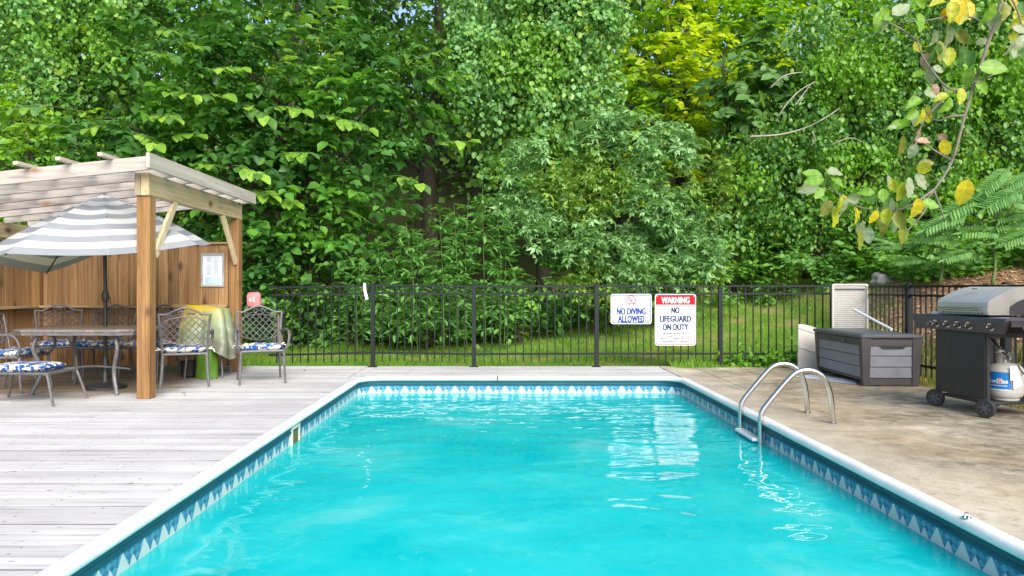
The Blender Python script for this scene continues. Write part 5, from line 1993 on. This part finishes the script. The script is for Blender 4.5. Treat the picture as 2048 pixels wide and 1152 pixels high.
# feather-leaved saplings at the right
FR = pinnate(13, .25, .036, .30, 1.0)
for lab, px0, y, spec in (
        ('feather-leaved sapling with long fronds at the far right above the grill', 1985, 11.6, [(1890, 470, 195, .85), (1900, 425, 170, .8), (1960, 400, 150, .9), (2010, 380, 165, .95), (2040, 350, 150, .9), (1930, 500, 185, .8), (2030, 430, 170, .9), (1980, 450, 200, .85), (2060, 400, 20, .8), (2050, 470, 170, .8), (2000, 340, 140, .8)]),
        ('smaller feather-leaved sapling low on the slope left of the larger one', 1880, 12.2, [(1790, 480, 200, .6), (1850, 470, 160, .6), (1880, 440, 150, .65), (1830, 510, 190, .55), (1900, 500, 20, .6)])):
    b = at(px0, 560, y)
    bz = float(th(b.x, y))
    t = thing('feather_leaf_sapling', lab, 'sapling', (b.x, y, bz), 0, 'feather-leaved saplings')
    hub_ = at(px0, 470, y) - t.location
    stm = MB().tube(bez([(0, 0, 0), (.05, 0, hub_.z * .5), hub_, hub_ + Vector((.05, 0, .4))], 9), [.028 - .002 * k for k in range(10)], 7)
    P, D, N, S = [], [], [], []
    for qx, qy, ang, L in spec * 2:
        a = R(ang + rng.uniform(-14, 14))
        mid = at(qx + rng.uniform(-12, 12), qy + rng.uniform(-10, 10), y - .1 + rng.uniform(-.35, .2)) - t.location
        d = Vector((math.cos(a), -.35 + rng.uniform(-.2, .2), -math.sin(a) * .8 + .10))
        d.normalize()
        L *= rng.uniform(.7, 1.0)
        P.append(mid - d * L * .5)
        D.append(d)
        N.append((rng.uniform(-.2, .2), -.75, .8))
        S.append(L)
        stm.tube([hub_, mid - d * L * .5], .006, 4)
    obj('stem', stm, M['stem'], t, smooth=True, kind='stuff')
    leaves('frond', np.array(P), np.array(D), np.array(N), np.array(S), FR, M['frond'], t)

# ground cover on the slope
def scatter(name, n, xr, yr, dens, material, tm, size, up=.0, h=.0, flat=.5, parent=None):
    X, Y = rng.uniform(*xr, n), rng.uniform(*yr, n)
    keep = rng.random(n) < dens(X, Y)
    X, Y = X[keep], Y[keep]
    Z = th(X, Y) + up + h * rng.random(len(X)) ** .7 * (.65 + .5 * np.sin(X * 2.6) * np.sin(Y * 2.2 + X))
    a = rng.uniform(0, 6.283, len(X))
    P = np.stack([X, Y, Z], 1)
    D = np.stack([np.cos(a), np.sin(a), rng.normal(size=len(X)) * .3], 1)
    N = UP + rng.normal(size=P.shape) * flat + np.array((0, -.35, 0))
    return leaves(name, P, D, N, size * rng.uniform(.6, 1.3, len(P)), tm, material, parent)


lawn_end = lambda X: 13.4 + 4.6 * sm(-.5, 5.5, X)
scatter('undergrowth', 60000, (3.4, 15), (14.5, 21), lambda X, Y: ((Y > lawn_end(X) - .6) & (X > 3.2)) * 1.0, M['cover_leaf'], hexleaf(.36), .14, .0, .75)
scatter('undergrowth', 26000, (7.0, 13), (10.6, 16), lambda X, Y: ((Y > 12.3) | (X > 8.6)) * 1.0, M['cover_leaf'], hexleaf(.36), .12, .0, .55)
scatter('undergrowth', 16000, (-11, 3.6), (13.5, 17.5), lambda X, Y: (Y > lawn_end(X)) * 1.0, M['thicket'], hexleaf(.36), .14, .0, .6)
scatter('wood_chips', 14000, (5.6, 9.5), (7.5, 13.0), lambda X, Y: sm(5.7, 6.5, X) * .8, M['chip'], diamond(.25, 0, 0), .07, .006, .01, .25)

# lawn
BL = (np.array([(-.085, 0, 0), (.085, 0, 0), (.0, 1, .25)], float), [(0, 1, 2)])


def blades(name, n, xr, yr, dens, material, hgt):
    X, Y = rng.uniform(*xr, n), rng.uniform(*yr, n)
    keep = rng.random(n) < dens(X, Y)
    X, Y = X[keep], Y[keep]
    P = np.stack([X, Y, th(X, Y) - .004], 1)
    D = UP + rng.normal(size=P.shape) * np.array((.38, .38, .05))
    N = np.stack([rng.normal(size=len(X)), -np.abs(rng.normal(size=len(X))) - .2, rng.normal(size=len(X)) * .1], 1)
    tuft = .75 + .4 * np.sin(X * 3.3 + Y) * np.sin(Y * 4.1)
    return leaves(name, P, D, N, hgt * rng.uniform(.6, 1.3, len(P)) * tuft, BL, material)


dry = lambda X, Y: np.clip(np.sin(X * 1.7 + 1) * np.sin(Y * 1.9 + X * .7) - .25, 0, 1)
blades('grass', 110000, (-6.8, 8.2), (11.06, 18.6), lambda X, Y: ((Y < lawn_end(X) + .5) & (X < 6.2 + .35 * (Y - 11))) * (1 - .75 * dry(X, Y)) * np.clip(1.35 - (Y - 11) * .06, .4, 1), M['grass'], .075)
blades('grass', 9000, (2.6, 6.2), (10.85, 11.6), lambda X, Y: 1.0 * (X < 5.9), M['grass'], .16)
blades('grass', 16000, (-6.6, -1.5), (11.1, 12.0), lambda X, Y: 1.0 + 0 * X, M['grass'], .09)
blades('grass', 22000, (5.04, 6.3), (7.9, 11.1), lambda X, Y: 1.0 - .8 * sm(5.6, 6.2, X), M['dryg'], .12)
blades('dry_grass', 4000, (5.03, 5.9), (5.4, 8.2), lambda X, Y: .6 + 0 * X, M['dryg'], .08)

# small weeds at the fence foot
for i, (px0, y, hh, lab) in enumerate(((1540, 10.92, .30, 'bushy weed growing at the fence foot left of the beige panel'), (1500, 11.3, .26, 'small weed behind the fence right of the fence post with the ladder in front'), (1470, 11.05, .18, 'low weed by the concrete edge just right of the fence post'), (1585, 11.0, .34, 'leafy weed pressed against the beige panel'))):
    x = (px0 - 1000) * y / F
    t = thing('small_weed', lab, 'weed', (x, y, float(th(x, y))), 0, 'small weeds at the fence foot')
    n = 220
    P = rng.normal(size=(n, 3)) * np.array((.13, .08, .09)) + np.array((0, 0, hh * .5))
    P[:, 2] = np.abs(P[:, 2])
    leaves('foliage', P, rng.normal(size=(n, 3)) + UP * .3, UP + rng.normal(size=(n, 3)) * .4 + np.array((0, -.4, 0)), .085 * rng.uniform(.5, 1.2, n), hexleaf(.34), M['thicketlight'], t)
    obj('stalk', MB().tube([(0, 0, 0), (.01, 0, hh * .8)], .005, 5).tube([(0, 0, 0), (-.08, 0, hh * .7)], .004, 5), M['stem'], t)


def rock(name, c, s, seed, lab, material):
    r_ = random.Random(seed)
    bm = bmesh.new()
    bmesh.ops.create_icosphere(bm, subdivisions=3, radius=1)
    for v in bm.verts:
        d = v.co.normalized()
        k = 1 + .16 * math.sin(d.x * 4 + seed) + .14 * math.sin(d.y * 5 + seed * 2) + .12 * math.sin(d.z * 6 + seed) + r_.uniform(-.03, .03)
        v.co = Vector((d.x * s[0] * k, d.y * s[1] * k, d.z * s[2] * k))
    me = bpy.data.meshes.new(name)
    bm.to_mesh(me)
    bm.free()
    return tag(link(name, me, material, None, c, smooth=True), lab, 'rock')


p = at(1765, 556, 13.5)
rock('rock', (p.x, 13.5, float(th(p.x, 13.5)) + .05), (.20, .15, .13), 3, 'grey boulder in the ground cover on the slope behind the woven panel', M['rock'])
p = at(1372, 727, 11.25)
rock('rock', (1.9, 11.2, float(th(1.9, 11.2)) + .02), (.12, .07, .045), 5, 'small pale stone in the grass by the deck edge below the signs', M['rock'])
p = at(553, 622, 12.6)
rock('tree_stump', (p.x, 12.7, float(th(p.x, 12.7)) + .26), (.085, .08, .36), 8, 'broken stump behind the fence to the right of the red pouch', M['bark2'])

# ------------------------------------------------------------------ single large leaves
def big_leaf(n=9, w=.30, curl=.12, fold=.10, wave=.03, serr=.035):
    v, f = [], []
    for i in range(n + 1):
        t = i / n
        hw = w * math.sin(math.pi * t ** .85) ** .75 if 0 < t < 1 else 0
        z = -curl * t * t
        s = serr * w * (1 if i % 2 else -1)
        v.append((-hw - (s if 0 < i < n else 0), t, z + fold * hw * 2 + wave * math.sin(i * 2.1)))
        v.append((0, t, z))
        v.append((hw + (s if 0 < i < n else 0), t, z + fold * hw * 2 + wave * math.cos(i * 1.7)))
    for i in range(n):
        a = i * 3
        f += [(a, a + 1, a + 4, a + 3), (a + 1, a + 2, a + 5, a + 4)]
    mb = MB()
    mb.v, mb.f = v, f
    me = mb.mesh('leaf')
    me.materials.append(None)
    me.shade_smooth()
    return me


def onemat(name, c, c2, trans=.35, veins=True, spots=.0):
    t = NT(name)
    o = t.coords('Object', jitter=True)
    tc = t.n('ShaderNodeTexCoord').outputs['Object']
    sp = t.n('ShaderNodeSeparateXYZ', i_0=tc)
    n = t.noise(o, 3.5, 4, .6)
    col = t.ramp(n, [(.35, c), (.7, c2)])
    ax = t.math('ABSOLUTE', sp.outputs[0])
    vn = t.math('FRACT', t.math('MULTIPLY', t.math('SUBTRACT', sp.outputs[1], t.math('MULTIPLY', ax, .9)), 9.0))
    ve = t.math('MAXIMUM', t.math('LESS_THAN', vn, .14), t.math('LESS_THAN', ax, .014))
    col = t.mix(t.math('MULTIPLY', ve, .35), col, tuple(min(1, q * 1.8 + .03) for q in c2))
    if spots:
        s = t.ramp(t.noise(o, 9, 3, .6), [(.60, 0.0), (.68, 1.0)])
        col = t.mix(t.math('MULTIPLY', s, spots), col, (.16, .08, .02))
    t.done(col, .45, 0, t.bump(ve, .2, .02), .45)
    tr = t.n('ShaderNodeBsdfTranslucent')
    t.put(tr.inputs[0], t.mix(1.0, col, (1.4, 1.35, .6), 'MULTIPLY'))
    mx = t.n('ShaderNodeMixShader')
    mx.inputs[0].default_value = trans
    t.put(mx.inputs[1], t.b.outputs[0])
    t.put(mx.inputs[2], tr.outputs[0])
    t.put(t.out.inputs[0], mx.outputs[0])
    return t.m


LM = {
    'G': onemat('light green leaf', (.10, .24, .02), (.22, .40, .04)),
    'g': onemat('mid green leaf', (.05, .15, .03), (.11, .24, .05)),
    'Y': onemat('yellow leaf', (.55, .42, .015), (.70, .58, .03), .4, spots=.5),
    'y': onemat('yellow green leaf', (.28, .34, .02), (.48, .48, .03), .4, spots=.3),
    'O': onemat('olive leaf', (.13, .17, .02), (.26, .26, .03), .35, spots=.4),
    'P': onemat('pale leaf underside', (.20, .26, .13), (.32, .37, .25), .3, spots=.4),
    'B': onemat('dry leaf', (.26, .15, .10), (.42, .28, .20), .2),
    'R': onemat('orange leaf', (.55, .22, .01), (.66, .36, .02), .35),
}
LV = [big_leaf(10, .31, c, fo, wv, .05) for c, fo, wv in ((.10, .10, .02), (.30, .22, .03), (-.12, .12, .03), (.2, .38, .03))]
LN = [big_leaf(8, .21, c, fo, wv, .02) for c, fo, wv in ((.15, .12, .02), (.3, .25, .02))]


def place_leaf(parent, base, d, nrm, L, me, mt):
    d = Vector(d).normalized()
    n = Vector(nrm)
    n = (n - d * n.dot(d)).normalized()
    x = d.cross(n)
    o = bpy.data.objects.new('leaf', me)
    COL.objects.link(o)
    o.parent = parent
    m = Matrix((x, d, n)).transposed().to_4x4()
    o.matrix_local = Matrix.Translation(base) @ m @ Matrix.Scale(L, 4)
    o.material_slots[0].link = 'OBJECT'
    o.material_slots[0].material = mt
    return o


FD = 4.0
ft = thing('overhanging_tree', 'tree with a hanging branch of yellowing leaves in front, upper right', 'tree', (5.6, 4.6, 0), 0)
fo_ = ft.location
T0 = [(0, 0, -.2), (-.05, 0, 1.2), (.02, -.02, 2.6), (.08, 0, 4.4)]
obj('trunk', MB().tube(bez(T0, 12), [.17 - .008 * i for i in range(13)], 12), M['bark2'], ft, smooth=True)


def fp_(px0, py0, dy=0.0):
    return at(px0, py0, FD + dy) - fo_


mainl = [Vector((0.0, 0, 2.3)), Vector((-.8, -.3, 3.05)), Vector((-2.0, -.5, 3.2)), fp_(2035, -120), fp_(2012, -30), fp_(1985, 60), fp_(1955, 150), fp_(1930, 230), fp_(1905, 320), fp_(1868, 380), fp_(1850, 400)]
mq = bez(mainl, 50)
tw = [
    [(1868, 378), (1830, 405), (1790, 420), (1740, 418), (1700, 405), (1675, 385), (1655, 365)],
    [(1855, 395), (1850, 420), (1830, 445), (1815, 460)],
    [(1930, 230), (1900, 232), (1880, 240), (1862, 236)],
    [(1935, 175), (1905, 178), (1885, 165), (1865, 140), (1845, 110), (1835, 80)],
    [(1885, 166), (1890, 190), (1870, 215), (1850, 235), (1835, 270), (1815, 300)],
    [(1950, 165), (1975, 155), (1995, 140), (2010, 120)],
    [(1985, 60), (1950, 35), (1900, 32), (1850, 40), (1790, 45)],
    [(1905, 320), (1870, 300), (1850, 285)],
    [(1868, 380), (1880, 410), (1890, 440)],
    [(2012, -30), (2035, 20), (2050, 70)],
    [(1835, 80), (1800, 55), (1765, 40)],
    [(1800, 424), (1795, 450), (1790, 470)],
]
twp = []
br_ = MB().tube(mq, [.045 - .03 * min(1, i / 16) - .010 * i / len(mq) for i in range(len(mq))], 8)
obj('branch', br_, M['bark2'], ft, smooth=True)
for k, q in enumerate(tw):
    pts = [fp_(a, b, .05 * math.sin(k * 2 + a * .03)) for a, b in q]
    c = bez(pts, 4 * (len(pts) - 1))
    twp += c
    obj('twig', MB().tube(c, [.007 - .0045 * i / len(c) for i in range(len(c))], 6), M['bark2'], ft, smooth=True)
twp += mq[20:]
LFS = """95 715 90 195 G;80 770 95 160 P;190 705 85 -10 P;195 742 65 40 G;150 715 55 -90 G;118 795 65 130 G;188 770 55 60 G;100 740 80 175 G;150 855 85 125 O;185 890 95 95 y;222 850 85 80 P;215 835 80 100 y;275 880 70 75 Y;265 815 75 10 P;345 890 65 110 Y;315 788 65 190 G;332 812 65 170 g;385 800 65 100 G;392 825 60 80 g;290 940 60 100 P;282 985 90 100 O;325 965 75 80 P;410 745 62 90 P;430 762 60 80 y;485 770 95 105 P;465 785 80 120 P;535 745 85 60 P;470 830 60 100 P;415 842 62 85 P;380 870 65 100 Y;400 890 75 95 y;425 915 85 95 P;455 905 85 80 O;465 962 85 90 O;440 890 70 100 g;515 855 90 95 Y;575 840 75 20 Y;500 912 60 200 Y;375 930 90 85 O;717 790 115 95 Y;
555 690 85 20 y;560 672 65 0 O;640 605 75 60 Y;570 602 50 10 G;552 577 55 0 B;632 562 55 30 B;520 560 75 100 B;505 620 65 110 P;460 600 95 95 O;440 515 75 170 G;470 500 55 200 G;425 520 32 190 P;510 420 75 150 G;500 470 75 140 G;520 490 60 110 P;540 480 75 100 y;565 470 75 90 Y;600 445 65 100 g;575 388 65 20 P;597 370 65 90 B;640 430 75 120 G;655 380 75 140 G;625 395 60 160 y;705 392 75 100 y;735 320 85 100 G;790 362 75 35 G;840 275 115 5 G;875 272 70 25 G;810 262 65 190 g;560 250 75 90 B;525 190 55 60 y;580 312 75 80 P;612 282 55 20 P;530 300 65 160 G;590 150 75 100 P;645 150 105 80 P;620 205 95 95 O;655 232 85 95 y;700 232 105 80 g;712 150 75 60 O;738 240 75 70 g;600 215 80 100 g;530 92 85 95 Y;640 57 58 90 R;690 30 110 85 Y;730 40 95 80 Y;705 62 85 100 y;665 45 90 95 y;820 55 95 110 G;842 85 95 90 P;880 42 85 90 O;920 20 65 60 Y;955 30 60 80 Y;370 82 95 110 G;395 62 95 -20 G;455 42 95 -30 P;540 8 85 10 G;385 95 70 80 P;610 10 80 170 y;940 92 75 160 P;910 190 75 100 P;930 215 65 110 P;945 122 65 30 P;790 172 65 150 P;955 170 75 130 P;925 150 60 20 y;800 215 60 120 G;940 60 70 100 y;960 210 70 80 g"""
pet = MB()
rr_ = random.Random(9)
for q in LFS.replace('\n', '').split(';'):
    a, b, Lz, an, cc_ = q.split()
    px0, py0 = 1580 + float(a) / 2.057, float(b) / 2.057
    L = float(Lz) / 2.057 * FD / F * .96
    an = R(float(an))
    d = Vector((math.cos(an), rr_.uniform(-.35, .35), -math.sin(an)))
    d.normalize()
    mid = fp_(px0, py0, rr_.uniform(-.10, .12))
    base = mid - d * L * .5
    nrm = Vector((rr_.uniform(-.9, .9), -1, rr_.uniform(-.4, 1.0)))
    if cc_ in 'YP' and rr_.random() < .12:
        cc_ = rr_.choice('Gyg')
    place_leaf(ft, base, d, nrm, L, rr_.choice(LV), LM[cc_])
    near = min(twp, key=lambda w_: (w_ - base).length)
    if (near - base).length < .22:
        m_ = base.lerp(near, .5) + Vector((0, 0, .012))
        pet.tube([base, m_, near], .0016, 4, caps=False)
obj('petiole', pet, M['stem'], ft, kind='stuff')

# bright shoots of the broad-leaved tree: every leaf its own piece
bt = [o for o in bpy.data.objects if o.name == 'broadleaf_tree'][0]
LB = [big_leaf(6, .36, .22, .16, .02, 0), big_leaf(6, .36, .05, .22, .02, 0), big_leaf(6, .38, .35, .10, .03, 0)]
BM_ = [LM['G'], LM['G'], onemat('young leaf', (.18, .36, .035), (.30, .48, .06)), LM['g']]
shoots = [(310, 60, 20), (360, 90, 15), (300, 105, 10), (420, 140, -5), (330, 185, 10), (390, 195, 0), (500, 100, -60), (540, 160, -50), (560, 110, -40), (640, 90, -70), (660, 60, -80), (620, 150, -40), (300, 230, 5), (270, 265, 10), (350, 270, 0), (490, 210, 20), (545, 215, 15), (640, 230, 0), (690, 240, 15), (380, 330, 0), (470, 330, 10), (560, 310, -10), (90, 210, 160), (120, 250, 170), (230, 240, 160), (820, 120, -10), (850, 160, 0), (870, 290, 0), (820, 20, -60), (790, 350, 10), (500, 380, 20), (540, 400, 15), (690, 420, 10)]
nleaf = 0
for px0, py0, an in shoots:
    y = 12.95 + rr_.uniform(-.15, .3)
    s0 = at(px0, py0, y) - bt.location
    a = R(an + rr_.uniform(-15, 15))
    t_ = Vector((math.cos(a), -.5, -math.sin(a) * .8))
    t_.normalize()
    Lt = rr_.uniform(.5, .8)
    pts = [s0 - t_ * .5 + Vector((0, .6, -.05)), s0, s0 + t_ * Lt * .5, s0 + t_ * Lt - Vector((0, 0, .08))]
    q = bez(pts, 12)
    obj('shoot', MB().tube(q, [.012 - .0007 * i for i in range(len(q))], 5), M['stem'], bt, smooth=True)
    k = rr_.choice((8, 9, 10))
    side = t_.cross(Vector((0, 0, 1))).normalized()
    for i in range(k):
        if nleaf >= 292:
            break
        f = (i + 1) / k
        b = s0 + t_ * Lt * f - Vector((0, 0, .08 * f * f))
        sg = 1 if i % 2 else -1
        d = t_ * .5 + side * sg * .75 + Vector((rr_.uniform(-.2, .2), rr_.uniform(-.2, .2), rr_.uniform(-.55, -.05)))
        if i == k - 1:
            d = t_ + Vector((0, 0, -.3))
        n = Vector((rr_.uniform(-.3, .3), rr_.uniform(-.75, -.1), 1))
        place_leaf(bt, b, d, n, rr_.uniform(.19, .29), rr_.choice(LB), rr_.choice(BM_))
        nleaf += 1

# a few dry leaves on the deck
fl = [(362, 786, 'first dry leaf right of the foot of the front pergola post'), (371, 791, 'second dry leaf right of the foot of the front pergola post'), (437, 757, 'dry leaf on the deck beneath the chair by the fence end'), (255, 760, 'dry leaf on the deck under the table, beside the umbrella base'), (330, 752, 'dry leaf on the deck under the chair seen from behind'), (612, 741, 'dry leaf lying alone on the deck right of the fence-end chair')]
for i, (a, b, lab) in enumerate(fl):
    y = CAM_H * F / (b - 575)
    o = place_leaf(None, Vector(((a - 1000) * y / F, y, .012)), Vector((math.cos(i * 2.1), math.sin(i * 2.1), .05)), Vector((.2, -.2, 1)), .05, LN[i % 2], M['brown'])
    o.name = 'fallen_leaf'
    tag(o, lab, 'leaf', 'dry leaves on the deck')
